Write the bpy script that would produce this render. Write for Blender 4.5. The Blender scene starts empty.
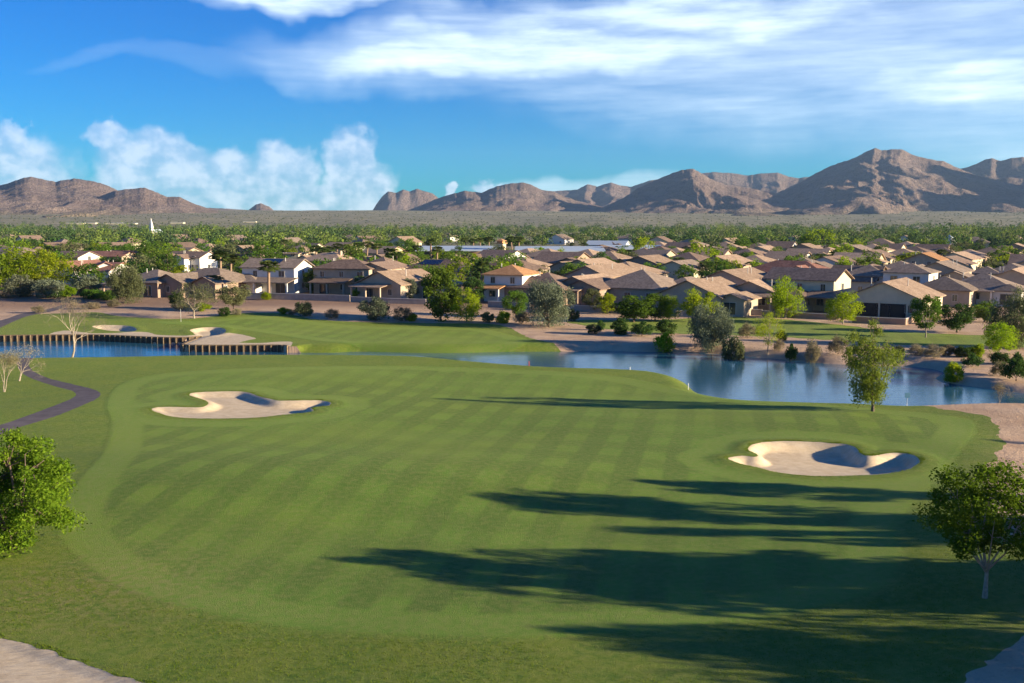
import bpy, math, random
import numpy as np
from mathutils import Vector
SC = bpy.context.scene
COL = SC.collection
rad = math.radians
# ------------------------------------------------------------------ camera
H = 17.0
PITCH = rad(6.81)
FPX = 1000.0
cam_d = bpy.data.cameras.new('camera'); cam = bpy.data.objects.new('camera', cam_d); COL.objects.link(cam)
cam.location = (0, 0, H); cam.rotation_euler = (rad(90) - PITCH, 0, 0)
cam_d.sensor_width = 36.0; cam_d.lens = 36.0 * FPX / 1024.0
cam_d.clip_start = 0.5; cam_d.clip_end = 60000.0
SC.camera = cam
SP, CP = math.sin(PITCH), math.cos(PITCH)

def ray(px, py):
    a = (px - 512.0) / FPX; b = (341.5 - py) / FPX
    return (a, CP + b * SP, b * CP - SP)          # (x, y, z) direction

# ------------------------------------------------------------------ numeric helpers
def sstep(a, b, x):
    t = np.clip((np.asarray(x, float) - a) / (b - a), 0, 1)
    return t * t * (3 - 2 * t)

_rs = np.random.RandomState(7)
_PERM = _rs.permutation(4096)
_VAL = _rs.rand(4096)
def vnoise(x, y):
    x = np.asarray(x, float); y = np.asarray(y, float)
    xi = np.floor(x).astype(np.int64); yi = np.floor(y).astype(np.int64)
    xf = x - xi; yf = y - yi
    u = xf * xf * (3 - 2 * xf); v = yf * yf * (3 - 2 * yf)
    def h(i, j): return _VAL[_PERM[(i + _PERM[j & 4095]) & 4095]]
    a = h(xi, yi); b = h(xi + 1, yi); c = h(xi, yi + 1); d = h(xi + 1, yi + 1)
    return (a + (b - a) * u) * (1 - v) + (c + (d - c) * u) * v
def fbm(x, y, o=4, g=0.5):
    s = 0; a = 1; t = 0
    for k in range(o):
        s = s + a * vnoise(x * 2 ** k + 17.3 * k, y * 2 ** k + 9.1 * k); t += a; a *= g
    return s / t
def ridged(x, y, o=4, g=0.5):
    s = 0; a = 1; t = 0
    for k in range(o):
        s = s + a * (1 - np.abs(2 * vnoise(x * 2 ** k + 31.3 * k, y * 2 ** k + 5.7 * k) - 1)); t += a; a *= g
    return s / t

def catmull(pts, n=6, closed=True):
    out = []; m = len(pts)
    rng = range(m) if closed else range(m - 1)
    for i in rng:
        if closed: p = [pts[(i + k - 1) % m] for k in range(4)]
        else: p = [pts[max(i - 1, 0)], pts[i], pts[i + 1], pts[min(i + 2, m - 1)]]
        for k in range(n):
            t = k / n
            out.append(tuple(0.5 * ((2 * p[1][c]) + (-p[0][c] + p[2][c]) * t + (2 * p[0][c] - 5 * p[1][c] + 4 * p[2][c] - p[3][c]) * t * t + (-p[0][c] + 3 * p[1][c] - 3 * p[2][c] + p[3][c]) * t ** 3) for c in range(2)))
    if not closed: out.append(tuple(pts[-1][:2]))
    return out

class Poly:
    """signed distance to a closed outline: negative inside"""
    def __init__(s, pts): s.p = np.array(pts, float)
    def sd(s, X, Y, pad=30.0):
        X = np.asarray(X, float); Y = np.asarray(Y, float)
        out = np.full(X.shape, float(pad))
        x0, y0 = s.p.min(0) - pad; x1, y1 = s.p.max(0) + pad
        m = (X > x0) & (X < x1) & (Y > y0) & (Y < y1)
        x = X[m]; y = Y[m]
        if x.size == 0: return out
        d = np.full(x.shape, 1e9); ins = np.zeros(x.shape, bool)
        A = s.p; B = np.roll(s.p, -1, 0)
        for (ax, ay), (bx, by) in zip(A, B):
            ex, ey = bx - ax, by - ay; L = ex * ex + ey * ey + 1e-12
            t = np.clip(((x - ax) * ex + (y - ay) * ey) / L, 0, 1)
            d = np.minimum(d, (x - ax - t * ex) ** 2 + (y - ay - t * ey) ** 2)
            c = (ay > y) != (by > y)
            if abs(by - ay) > 1e-12:
                ins ^= c & (x < (bx - ax) * (y - ay) / (by - ay) + ax)
        d = np.sqrt(d); d[ins] *= -1
        out[m] = np.minimum(d, pad)
        return out
def line_dist(pts, X, Y):
    d = np.full(np.shape(X), 1e9)
    for (ax, ay), (bx, by) in zip(pts[:-1], pts[1:]):
        ex, ey = bx - ax, by - ay; L = ex * ex + ey * ey + 1e-12
        t = np.clip(((X - ax) * ex + (Y - ay) * ey) / L, 0, 1)
        d = np.minimum(d, (X - ax - t * ex) ** 2 + (Y - ay - t * ey) ** 2)
    return np.sqrt(d)

# ------------------------------------------------------------------ large-scale land height
def g2(X, Y, cx, cy, rx, ry, a):
    return a * np.exp(-(((X - cx) / rx) ** 2 + ((Y - cy) / ry) ** 2))
def hland(X, Y):
    X = np.asarray(X, float); Y = np.asarray(Y, float)
    R = np.hypot(X, Y)
    z = 1.6 * sstep(158, 240, Y)
    z = z + g2(X, Y, -42, 181, 30, 14, 0.8) + g2(X, Y, -78, 172, 14, 10, 0.4)
    near = sstep(125, 100, Y) * sstep(20, 40, R)
    und = (fbm(X / 34 + 3, Y / 26 + 8, 2) - 0.5) * 2.0 + (fbm(X / 13 + 11, Y / 11 + 2, 2) - 0.5) * 0.28
    z = z + near * und
    z = z + g2(X, Y, -8, 65, 17, 7, 1.0) * sstep(125, 100, Y) - g2(X, Y, -2, 80, 17, 7, 0.4)
    z = z + g2(X, Y, 26, 84, 9, 7, 0.5) + g2(X, Y, 34, 74, 5, 7, 0.35)
    far = sstep(1700, 5200, R)
    z = z + far * 70 + (fbm(X / 60, Y / 60, 3) - 0.5) * 1.6 * sstep(160, 320, R) * sstep(2500, 500, R)
    z = z + (fbm(X / 300, Y / 300, 3) - 0.5) * 14 * sstep(1800, 3000, R)
    return z
def hit(px, py):
    dx, dy, dz = ray(px, py)
    lo = 5.0; t = lo; prev = lo
    while t < 9000:
        z = H + dz * t
        if z < float(hland(dx * t, dy * t)):
            a, b = prev, t
            for _ in range(22):
                m = (a + b) / 2
                if H + dz * m < float(hland(dx * m, dy * m)): b = m
                else: a = m
            return dx * b, dy * b, float(hland(dx * b, dy * b))
        prev = t; t *= 1.01
    return dx * t, dy * t, 0.0
def at_z(px, py, z=0.0):
    dx, dy, dz = ray(px, py); t = (z - H) / dz
    return dx * t, dy * t
def top_z(px, py, y):
    dx, dy, dz = ray(px, py)
    return H + dz / dy * y
WL = -1.0                                       # water level

# ------------------------------------------------------------------ traced outlines
far_edge = [(-60, 342), (0, 341.6), (50, 341), (99, 341), (154, 343.4), (187, 343.6), (203, 342.2), (196, 345), (185, 349.5)]
far_edge2 = [(186, 351.6), (230, 351.9), (276, 351.6), (284, 352.2), (290, 352.6), (330, 352.8), (360, 351.6), (420, 353), (460, 353), (500, 352), (560, 351.6), (600, 351), (640, 351.8), (700, 353), (740, 356), (780, 359.2), (824, 363.5), (860, 365.2), (896, 366), (925, 368), (941, 371.2), (944, 374.3), (936, 377.7), (938, 380.2), (947, 382.6), (978, 387.4), (1024, 393.6), (1080, 397), (1150, 399)]
near_edge = [(1150, 408.5), (1080, 405.5), (1024, 403), (970, 403.6), (912, 405), (880, 403.6), (857, 402), (792, 399.7), (741, 396.6), (710, 391), (695, 386), (688, 380), (680, 375), (660, 371), (640, 369.2), (610, 367.8), (560, 366.4), (520, 364.2), (480, 361.4), (455, 359), (425, 356.5), (380, 355), (320, 354.6), (250, 354.6), (190, 355.2), (130, 356.4), (80, 357), (40, 357.4), (20, 357.6), (0, 358), (-60, 359)]
pond_pts = [at_z(x, y, WL) for x, y in far_edge + far_edge2]
nn = []
for x, y in near_edge:
    a, b = at_z(x, y, -0.1)
    L = math.hypot(a, b); k = 1 + 1.5 / L
    nn.append((a * k, b * k))
pond_pts += nn
POND = Poly(catmull(pond_pts, 4))
wall1 = [at_z(x, y, WL) for x, y in far_edge]
wall2 = [at_z(x, y, WL) for x, y in far_edge2[:5]]
_w1 = catmull(wall1, 4, False); _w2 = catmull(wall2, 4, False)
w_join = _w1 + _w2                              # timber wall: one run along the shore and round the spit

def P(pts, n=5): return Poly(catmull([hit(x, y)[:2] for x, y in pts], n))
b_left = P([(151.6, 409.7), (160, 407.8), (175.8, 407.6), (190, 408), (200, 408), (206, 406.5), (208.5, 403), (200, 399.5), (191, 396.5), (189.8, 394.4), (198.5, 392.9), (220, 392.3), (244.6, 392.6), (257.8, 396.6), (275, 401), (292, 401.6), (308, 401.3), (322, 401.4), (330, 403), (329, 406.5), (318, 407.6), (311, 409), (314, 411.8), (305, 413.5), (293, 414.4), (270, 417), (246.8, 418.6), (213.9, 419), (180, 418), (160, 414)])
b_right = P([(729, 459.7), (742, 457.6), (756, 458.3), (757, 455.5), (749, 451.5), (752, 446.5), (761.6, 443.9), (781, 443), (805, 443.3), (827, 444.3), (845, 445.8), (855, 449), (860, 455.2), (869.5, 457.6), (885, 456), (900, 454.9), (914, 457.5), (919.6, 462.4), (914, 468), (904, 472), (887, 474.6), (869.5, 475.9), (827, 477), (800, 475.8), (777, 473), (757, 468.5), (738.5, 464.3)])
b_front = P([(-40, 628), (0, 637), (20, 642), (41.4, 648.6), (62, 656), (83, 663), (115, 673), (145, 683), (190, 700), (230, 730), (200, 800), (60, 850), (-90, 850), (-160, 740), (-120, 660)])
b_up1 = P([(92, 327), (100, 325.8), (112, 325.6), (124, 326), (133, 327.5), (137, 330.5), (130, 332), (118, 331.6), (104, 330.4)])
b_up2 = P([(190, 330.5), (198, 328.6), (209, 327.8), (220, 328.2), (226, 331), (222, 334.6), (210, 336), (197, 335.6), (193, 333)])
beach = P([(46, 337.4), (50, 333.6), (64, 330.6), (78, 331.6), (92, 333.2), (118, 333), (145, 332), (156, 334.6), (175, 335.6), (190, 335.6), (200, 334.6), (222, 333.8), (236, 333.8), (248, 336), (256, 338.4), (249, 340), (240, 342.6), (262, 342.9), (276, 341.8), (291, 341.7), (291, 345), (282, 348.6), (279, 351.5), (277, 354), (230, 354), (184, 354), (180, 347), (176, 345.5), (154, 345.5), (99, 343), (50, 343)])
g_main = P([(-150, 362), (-60, 360), (0, 357), (40, 355), (80, 354.5), (130, 354), (190, 353), (250, 352.5), (320, 352.5), (380, 353), (425, 354), (455, 357), (480, 359.4), (520, 362), (560, 364), (610, 365.8), (640, 367), (660, 369), (682, 373), (691, 380), (699, 386), (712, 389.5), (741, 395), (792, 398), (857, 400.5), (880, 402.5), (905, 404.6), (923, 405.6), (955.7, 411), (978, 414.2), (990, 417.5), (995, 424), (999, 434), (1004, 443), (998, 452), (993, 462), (985, 478), (990, 500), (1006, 525), (1022, 548), (1045, 572), (1060, 600), (1044, 628), (1024, 639.6), (1000, 651), (978, 666), (954, 683), (930, 705), (880, 740), (700, 790), (400, 830), (230, 860), (-100, 880), (-700, 900), (-900, 600), (-400, 430)], 4)
g_up = P([(-80, 322), (-30, 322), (0, 323.7), (10, 319.5), (17.6, 316), (40, 314), (70, 313), (97, 312.2), (114, 315.6), (137, 317.4), (160, 318.6), (180, 318.8), (205, 317.3), (225, 314.6), (240, 313.2), (275, 312.8), (290, 314.6), (307, 317.9), (330, 320.4), (350, 321.6), (380, 322.4), (410, 322.8), (450, 323.2), (491, 323.9), (507, 327), (518, 332), (529, 337.6), (552, 342.6), (572, 346), (590, 348.4), (560, 349.6), (520, 350), (460, 350.2), (400, 350.6), (376, 349.8), (350, 349.6), (310, 350.4), (285, 350.6), (277, 352), (184, 352), (154, 347), (99, 345), (0, 345), (-80, 345)], 4)
g_far = P([(565, 321.5), (590, 319.6), (620, 320.4), (650, 319.8), (673, 319.2), (700, 317.6), (734, 317), (770, 318.6), (800, 320.8), (851, 326), (872, 329), (896, 331.4), (940, 333.6), (986, 335.4), (1050, 337), (1120, 338), (1120, 349), (1050, 348), (986, 346.4), (940, 345.8), (896, 344.6), (851, 341), (820, 339.6), (791, 337.6), (740, 335.6), (700, 334.4), (675, 333.6), (650, 332.6), (614, 329.8), (590, 326.4)], 4)
path = P([(34, 357), (30, 360.5), (28.6, 363.5), (30, 367.5), (36, 373), (55, 380), (77, 385.2), (94.5, 389.6), (101, 394), (96, 399), (88, 403), (61.5, 414), (33, 423), (11, 430), (-30, 444), (-120, 462), (-200, 470), (-200, 456), (-110, 446), (-40, 435), (0, 425), (33, 413.6), (60, 403.5), (71, 399), (76, 394.5), (71, 390.5), (52.7, 385.6), (28.6, 377), (20, 370.5), (17, 365), (16.5, 360), (19, 355)], 4)
path2 = P([(-60, 330), (0, 320.5), (22, 313.5), (50, 308.5), (62, 305), (66, 306.2), (54, 311), (30, 315.5), (8, 324), (-40, 340)], 4)
mow = P([(62, 545), (56, 520), (70, 490), (100, 455), (110, 425), (105, 404), (118, 385), (160, 374), (260, 368), (400, 366), (520, 370), (620, 377), (700, 392), (820, 404), (950, 416), (975, 428), (960, 450), (935, 480), (900, 520), (900, 560), (880, 590), (800, 612), (700, 626), (600, 635), (480, 638), (330, 632), (260, 624), (200, 612), (140, 596), (95, 574)], 4)

def near_wall(X, Y):
    return line_dist(w_join, X, Y)

def bowl(X, Y, poly, dep, edge=1.0, lean=True):
    s = poly.sd(X, Y, 8)
    y0, y1 = poly.p[:, 1].min(), poly.p[:, 1].max()
    t = (Y - y0) / (y1 - y0)
    x0, x1 = poly.p[:, 0].min(), poly.p[:, 0].max()
    tx = (X - x0) / (x1 - x0)
    k = np.clip(sstep(-0.15, 0.6, t) * 0.75 + 0.25 * sstep(0.2, 0.8, tx) + 0.1, 0.12, 1.1) if lean else 0.6
    lip = 0.22 * np.exp(-((s - 0.5) / 0.9) ** 2) * (s > 0) * (0.25 + 0.75 * k) + 0.22 * np.exp(-(0.5 / 0.9) ** 2) * (s <= 0) * (0.25 + 0.75 * k)
    return -dep * k * sstep(0.0, -edge, s) + lip * dep / 0.9

def hfull(X, Y, sdp=None):
    X = np.asarray(X, float); Y = np.asarray(Y, float)
    z = hland(X, Y)
    for pl, dp, ed in ((b_left, 0.50, 1.3), (b_right, 0.72, 1.0), (b_front, 0.12, 0.8), (b_up1, 0.6, 1.2), (b_up2, 0.6, 1.2)):
        m = pl.sd(X, Y, 8) < 7.9
        if m.any(): z[m] += bowl(X[m], Y[m], pl, dp, ed)
    if sdp is None: sdp = POND.sd(X, Y, 30)
    m = sdp < 7.0
    if m.any():
        x = X[m]; y = Y[m]; s = sdp[m]; zl = z[m]
        wl = near_wall(x, y)
        far = Y[m] > 128 + 0 * x
        w = np.where(y > 0.0, 2.6, 2.6)
        zs = WL + (zl - WL) * np.sin(np.clip(s / w, 0, 1) * math.pi / 2)
        zs = np.where(s < 0, WL + s * 0.35, zs)
        zs = np.maximum(zs, WL - 1.4)
        zw = np.where(s > -0.02, np.minimum(zl, -0.12 + 0.12 * np.clip(s, 0, 8)), WL - 1.0)
        a = sstep(1.6, 0.9, wl - np.abs(s))
        z[m] = zs * (1 - a) + zw * a
    return z

# ------------------------------------------------------------------ mesh + object helpers
def mesh_np(name, V, F):
    V = np.asarray(V, np.float32).reshape(-1, 3); F = np.asarray(F, np.int32)
    me = bpy.data.meshes.new(name)
    n, k = F.shape
    me.vertices.add(len(V)); me.vertices.foreach_set('co', V.ravel())
    me.loops.add(n * k); me.loops.foreach_set('vertex_index', F.ravel())
    me.polygons.add(n)
    me.polygons.foreach_set('loop_start', np.arange(0, n * k, k, dtype=np.int32))
    me.update(calc_edges=True)
    return me
def smooth(me):
    me.polygons.foreach_set('use_smooth', np.ones(len(me.polygons), bool)); me.update()
def link(name, me, mat=None, parent=None, loc=None):
    o = bpy.data.objects.new(name, me); COL.objects.link(o)
    if mat is not None and me is not None and len(me.materials) == 0: me.materials.append(mat)
    if parent is not None: o.parent = parent
    if loc is not None: o.location = loc
    return o
def empty(name, loc, rz=0.0):
    o = bpy.data.objects.new(name, None); COL.objects.link(o); o.location = loc; o.rotation_euler = (0, 0, rz)
    o.empty_display_size = 0.5
    return o
def tag(o, label=None, cat=None, group=None, kind=None):
    if label: o['label'] = label
    if cat: o['category'] = cat
    if group: o['group'] = group
    if kind: o['kind'] = kind
    return o
class MB:
    """collects boxes, prisms and tubes into one mesh"""
    def __init__(s): s.v = []; s.f = []
    def box(s, x0, y0, z0, x1, y1, z1):
        b = len(s.v)
        s.v += [(x0, y0, z0), (x1, y0, z0), (x1, y1, z0), (x0, y1, z0), (x0, y0, z1), (x1, y0, z1), (x1, y1, z1), (x0, y1, z1)]
        s.f += [tuple(b + i for i in q) for q in ((0, 3, 2, 1), (4, 5, 6, 7), (0, 1, 5, 4), (1, 2, 6, 5), (2, 3, 7, 6), (3, 0, 4, 7))]
    def solid(s, verts, faces):
        b = len(s.v); s.v += list(verts); s.f += [tuple(b + i for i in q) for q in faces]
    def tube(s, pts, rads, n=6, cap=True):
        rings = []; up = Vector((0, 0, 1))
        for i, p in enumerate(pts):
            p = Vector(p)
            d = (Vector(pts[min(i + 1, len(pts) - 1)]) - Vector(pts[max(i - 1, 0)]))
            if d.length < 1e-6: d = up.copy()
            d.normalize()
            a = d.cross(Vector((1, 0, 0)) if abs(d.x) < 0.8 else Vector((0, 1, 0))).normalized(); c = d.cross(a)
            rg = []
            for k in range(n):
                t = 2 * math.pi * k / n
                q = p + (a * math.cos(t) + c * math.sin(t)) * rads[i]
                rg.append(len(s.v)); s.v.append(tuple(q))
            rings.append(rg)
        for r0, r1 in zip(rings[:-1], rings[1:]):
            for k in range(n): s.f.append((r0[k], r0[(k + 1) % n], r1[(k + 1) % n], r1[k]))
        if cap: s.f.append(tuple(rings[-1])); s.f.append(tuple(reversed(rings[0])))
    def mesh(s, name):
        me = bpy.data.meshes.new(name); me.from_pydata(s.v, [], s.f); me.update(); return me
    def build(s, name, mat, parent=None): return link(name, s.mesh(name), mat, parent)

# ------------------------------------------------------------------ materials
class NT:
    def __init__(s, tree): s.t = tree; s.n = tree.nodes; s.l = tree.links
    def new(s, typ, **kw):
        nd = s.n.new(typ)
        for k, v in kw.items():
            if k.startswith('i_'):
                key = k[2:]; key = int(key) if key.isdigit() else key
                s.put(nd.inputs[key], v)
            else: setattr(nd, k, v)
        return nd
    def put(s, sock, v):
        if isinstance(v, bpy.types.NodeSocket): s.l.new(v, sock)
        elif v is not None: sock.default_value = v
    def math(s, op, a, b=None, c=None, clamp=False):
        nd = s.n.new('ShaderNodeMath'); nd.operation = op; nd.use_clamp = clamp
        s.put(nd.inputs[0], a)
        if b is not None: s.put(nd.inputs[1], b)
        if c is not None: s.put(nd.inputs[2], c)
        return nd.outputs[0]
    def mr(s, v, a, b, c=0.0, d=1.0, smooth=True):
        nd = s.n.new('ShaderNodeMapRange'); nd.interpolation_type = 'SMOOTHSTEP' if smooth else 'LINEAR'
        s.put(nd.inputs['Value'], v)
        for k, x in zip(('From Min', 'From Max', 'To Min', 'To Max'), (a, b, c, d)): s.put(nd.inputs[k], x)
        return nd.outputs[0]
    def mix(s, f, a, b, blend='MIX'):
        nd = s.n.new('ShaderNodeMix'); nd.data_type = 'RGBA'; nd.blend_type = blend
        s.put(nd.inputs[0], f); s.put(nd.inputs[6], a); s.put(nd.inputs[7], b)
        return nd.outputs[2]
    def noise(s, vec=None, scale=1.0, detail=3.0, rough=0.5, dim='3D', dist=0.0):
        nd = s.n.new('ShaderNodeTexNoise'); nd.noise_dimensions = dim
        if vec is not None: s.put(nd.inputs['Vector'], vec)
        nd.inputs['Scale'].default_value = scale; nd.inputs['Detail'].default_value = detail; nd.inputs['Roughness'].default_value = rough
        nd.inputs['Distortion'].default_value = dist
        return nd.outputs[0]
    def mapping(s, vec, scale=(1, 1, 1), rot=(0, 0, 0), loc=(0, 0, 0)):
        nd = s.n.new('ShaderNodeMapping'); s.put(nd.inputs['Vector'], vec)
        nd.inputs['Scale'].default_value = scale; nd.inputs['Rotation'].default_value = rot; nd.inputs['Location'].default_value = loc
        return nd.outputs[0]
def c4(c): return (c[0], c[1], c[2], 1.0)
def new_mat(name):
    m = bpy.data.materials.new(name); m.use_nodes = True
    t = NT(m.node_tree); t.n.clear()
    out = t.n.new('ShaderNodeOutputMaterial')
    return m, t, out
def principled(t, out, base, rough=0.9, bump=None, bstr=0.3, bdist=0.1, spec=0.2):
    p = t.n.new('ShaderNodeBsdfPrincipled')
    t.put(p.inputs['Base Color'], base); t.put(p.inputs['Roughness'], rough); p.inputs['Specular IOR Level'].default_value = spec
    if bump is not None:
        b = t.n.new('ShaderNodeBump'); b.inputs['Strength'].default_value = bstr; b.inputs['Distance'].default_value = bdist
        t.put(b.inputs['Height'], bump); t.l.new(b.outputs[0], p.inputs['Normal'])
    t.l.new(p.outputs[0], out.inputs['Surface'])
    return p
def simple(name, col, rough=0.85, var=0.12, scale=2.0, bump=0.0, spec=0.2, metal=0.0):
    m, t, out = new_mat(name)
    geo = t.n.new('ShaderNodeNewGeometry').outputs['Position']
    n = t.noise(geo, scale, 4, 0.6)
    c = t.mix(t.mr(n, 0.3, 0.7), c4([x * (1 - var) for x in col]), c4([min(1, x * (1 + var)) for x in col]))
    p = principled(t, out, c, rough, n if bump else None, bump, 0.05, spec)
    p.inputs['Metallic'].default_value = metal
    return m

def mat_turf():
    m, t, out = new_mat('turf')
    pos = t.n.new('ShaderNodeNewGeometry').outputs['Position']
    at = t.n.new('ShaderNodeAttribute'); at.attribute_name = 'mow'; mow = at.outputs['Fac']
    aq = t.n.new('ShaderNodeAttribute'); aq.attribute_name = 'dry'; dryA = aq.outputs['Fac']
    flat = t.mapping(pos, (1, 1, 0))
    fine = t.noise(t.mapping(pos, (1, 1, 0.3)), 16.0, 4, 0.75)
    tuft = t.noise(flat, 2.2, 5, 0.65)
    mid = t.noise(flat, 0.35, 4, 0.6)
    big = t.noise(flat, 0.05, 3, 0.5)
    # rough: deeper and more uneven
    r1 = t.mix(t.mr(tuft, 0.3, 0.72), c4((0.070, 0.142, 0.010)), c4((0.150, 0.225, 0.016)))
    r1 = t.mix(t.mr(mid, 0.35, 0.7, 0, 0.55), r1, c4((0.20, 0.235, 0.022)))
    streak = t.noise(t.mapping(flat, (0.25, 1.6, 1), (0, 0, 0.12)), 0.5, 4, 0.6)
    r1 = t.mix(t.mr(streak, 0.45, 0.7, 0, 0.35), r1, c4((0.09, 0.14, 0.03)))
    # mown turf
    f1 = t.mix(t.mr(mid, 0.3, 0.72), c4((0.078, 0.175, 0.014)), c4((0.110, 0.215, 0.022)))
    f1 = t.mix(t.mr(big, 0.4, 0.65, 0, 0.6), f1, c4((0.150, 0.212, 0.022)))
    def stripes(ang, period, soft, ph=0.0):
        ca, sa = math.cos(ang), math.sin(ang)
        sx = t.n.new('ShaderNodeSeparateXYZ'); t.put(sx.inputs[0], pos)
        u = t.math('ADD', t.math('MULTIPLY', sx.outputs[0], ca), t.math('MULTIPLY', sx.outputs[1], sa))
        u = t.math('ADD', u, t.math('MULTIPLY', t.noise(flat, 0.06, 2), 1.2))
        w = t.math('SINE', t.math('ADD', t.math('MULTIPLY', u, 2 * math.pi / period), ph))
        return t.mr(w, -soft, soft)
    s1 = stripes(-0.21, 3.3, 0.35)
    s2 = stripes(1.25, 5.2, 0.7)
    inside = t.mr(mow, -2.3, -2.9)           # beyond the collar band
    amp = t.math('MULTIPLY', inside, t.mr(t.noise(flat, 0.04, 2), 0.35, 0.6, 0.35, 1.0))
    f2 = t.mix(t.math('MULTIPLY', s1, t.math('MULTIPLY', amp, 0.78)), f1, c4((0.036, 0.094, 0.009)))
    f2 = t.mix(t.math('MULTIPLY', s2, t.math('MULTIPLY', amp, 0.62)), f2, c4((0.052, 0.112, 0.012)))
    f2 = t.mix(t.math('MULTIPLY', t.mr(tuft, 0.2, 0.8, 0.25, 0.75), t.math('MULTIPLY', t.mr(mow, -0.2, -1.1), t.mr(mow, -2.9, -2.0))), f2, c4((0.138, 0.215, 0.034)))
    wob = t.math('ADD', mow, t.math('MULTIPLY', t.math('SUBTRACT', tuft, 0.5), 0.5))
    k = t.mr(wob, 0.45, -0.45)
    col = t.mix(k, r1, f2)
    col = t.mix(t.math('MULTIPLY', t.mr(tuft, 0.35, 0.7), dryA), col, c4((0.24, 0.21, 0.075)))
    col = t.mix(t.mr(fine, 0.3, 0.75, 0, 0.5), col, t.mix(0.5, col, c4((0.03, 0.06, 0.012))))
    hgt = t.math('ADD', t.math('MULTIPLY', fine, t.mr(k, 0, 1, 1.0, 0.55)), t.math('MULTIPLY', tuft, t.mr(k, 0, 1, 0.9, 0.12)))
    p = principled(t, out, col, 0.75, hgt, 0.9, 0.13, 0.15)
    p.inputs['Sheen Weight'].default_value = 0.12
    p.inputs['Sheen Roughness'].default_value = 0.5
    p.inputs['Sheen Tint'].default_value = (0.8, 0.9, 0.2, 1)
    return m
def mat_sand():
    m, t, out = new_mat('bunker_sand')
    pos = t.n.new('ShaderNodeNewGeometry').outputs['Position']
    n = t.noise(pos, 1.3, 6, 0.7); f = t.noise(pos, 14, 4, 0.7)
    rake = t.noise(t.mapping(pos, (1.2, 6, 1), (0, 0, 0.3)), 1.2, 3, 0.5)
    c = t.mix(t.mr(n, 0.3, 0.7), c4((0.58, 0.44, 0.275)), c4((0.71, 0.565, 0.375)))
    c = t.mix(t.mr(rake, 0.4, 0.7, 0, 0.3), c, c4((0.44, 0.34, 0.24)))
    h = t.math('ADD', t.math('MULTIPLY', f, 0.35), rake)
    principled(t, out, c, 0.95, h, 0.5, 0.06, 0.1)
    return m
def mat_dirt():
    m, t, out = new_mat('desert_soil')
    pos = t.n.new('ShaderNodeNewGeometry').outputs['Position']
    flat = t.mapping(pos, (1, 1, 0))
    n = t.noise(flat, 0.22, 5, 0.65); f = t.noise(flat, 3.0, 5, 0.75); big = t.noise(flat, 0.012, 4, 0.6)
    c = t.mix(t.mr(n, 0.3, 0.7), c4((0.47, 0.31, 0.20)), c4((0.60, 0.42, 0.28)))
    c = t.mix(t.mr(f, 0.52, 0.75, 0, 0.5), c, c4((0.19, 0.13, 0.09)))
    sy = t.n.new('ShaderNodeSeparateXYZ'); t.put(sy.inputs[0], pos)
    c = t.mix(t.mr(t.math('ADD', sy.outputs[1], t.math('MULTIPLY', n, 26)), 192, 212, 0, 0.8), c, t.mix(f, c4((0.17, 0.10, 0.07)), c4((0.30, 0.19, 0.13))))  # browner soil round the houses, with the slope's shadow painted into the tone
    # scrub plain in the distance: olive, speckled with bushes
    sx = t.n.new('ShaderNodeSeparateXYZ'); t.put(sx.inputs[0], pos)
    fary = t.mr(t.math('ADD', sx.outputs[1], t.math('MULTIPLY', big, 60)), 230, 330)
    v = t.n.new('ShaderNodeTexVoronoi'); t.put(v.inputs['Vector'], flat); v.inputs['Scale'].default_value = 0.09
    v2 = t.n.new('ShaderNodeTexVoronoi'); t.put(v2.inputs['Vector'], t.mapping(flat, (1, 1, 1), (0, 0, 0.5))); v2.inputs['Scale'].default_value = 0.022
    scr = t.mix(t.mr(big, 0.3, 0.7), c4((0.24, 0.215, 0.12)), c4((0.34, 0.29, 0.18)))
    scr = t.mix(t.mr(v.outputs[0], 0.55, 0.15, 0, 0.7), scr, c4((0.09, 0.10, 0.045)))
    scr = t.mix(t.mr(v2.outputs[0], 0.5, 0.1, 0, 0.6), scr, c4((0.08, 0.09, 0.045)))
    c = t.mix(fary, c, scr)
    principled(t, out, c, 0.95, t.math('ADD', f, t.math('MULTIPLY', n, 2.0)), 0.7, 0.25, 0.1)
    return m
def mat_path():
    m, t, out = new_mat('path_asphalt')
    pos = t.n.new('ShaderNodeNewGeometry').outputs['Position']
    n = t.noise(pos, 0.8, 6, 0.7); f = t.noise(pos, 25, 3, 0.7)
    c = t.mix(t.mr(n, 0.3, 0.7), c4((0.105, 0.085, 0.085)), c4((0.165, 0.135, 0.13)))
    principled(t, out, c, 0.9, f, 0.4, 0.02, 0.2)
    return m
def mat_water():
    m, t, out = new_mat('water')
    pos = t.n.new('ShaderNodeNewGeometry').outputs['Position']
    w1 = t.noise(t.mapping(pos, (0.35, 1.5, 1)), 1.1, 3, 0.55)
    w2 = t.noise(t.mapping(pos, (1, 2.6, 1), (0, 0, 0.3)), 4.0, 2, 0.5)
    h = t.math('ADD', w1, t.math('MULTIPLY', w2, 0.35))
    p = principled(t, out, c4((0.03, 0.12, 0.19)), 0.03, h, 0.22, 0.10, 0.5)
    p.inputs['IOR'].default_value = 1.7
    return m
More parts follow.
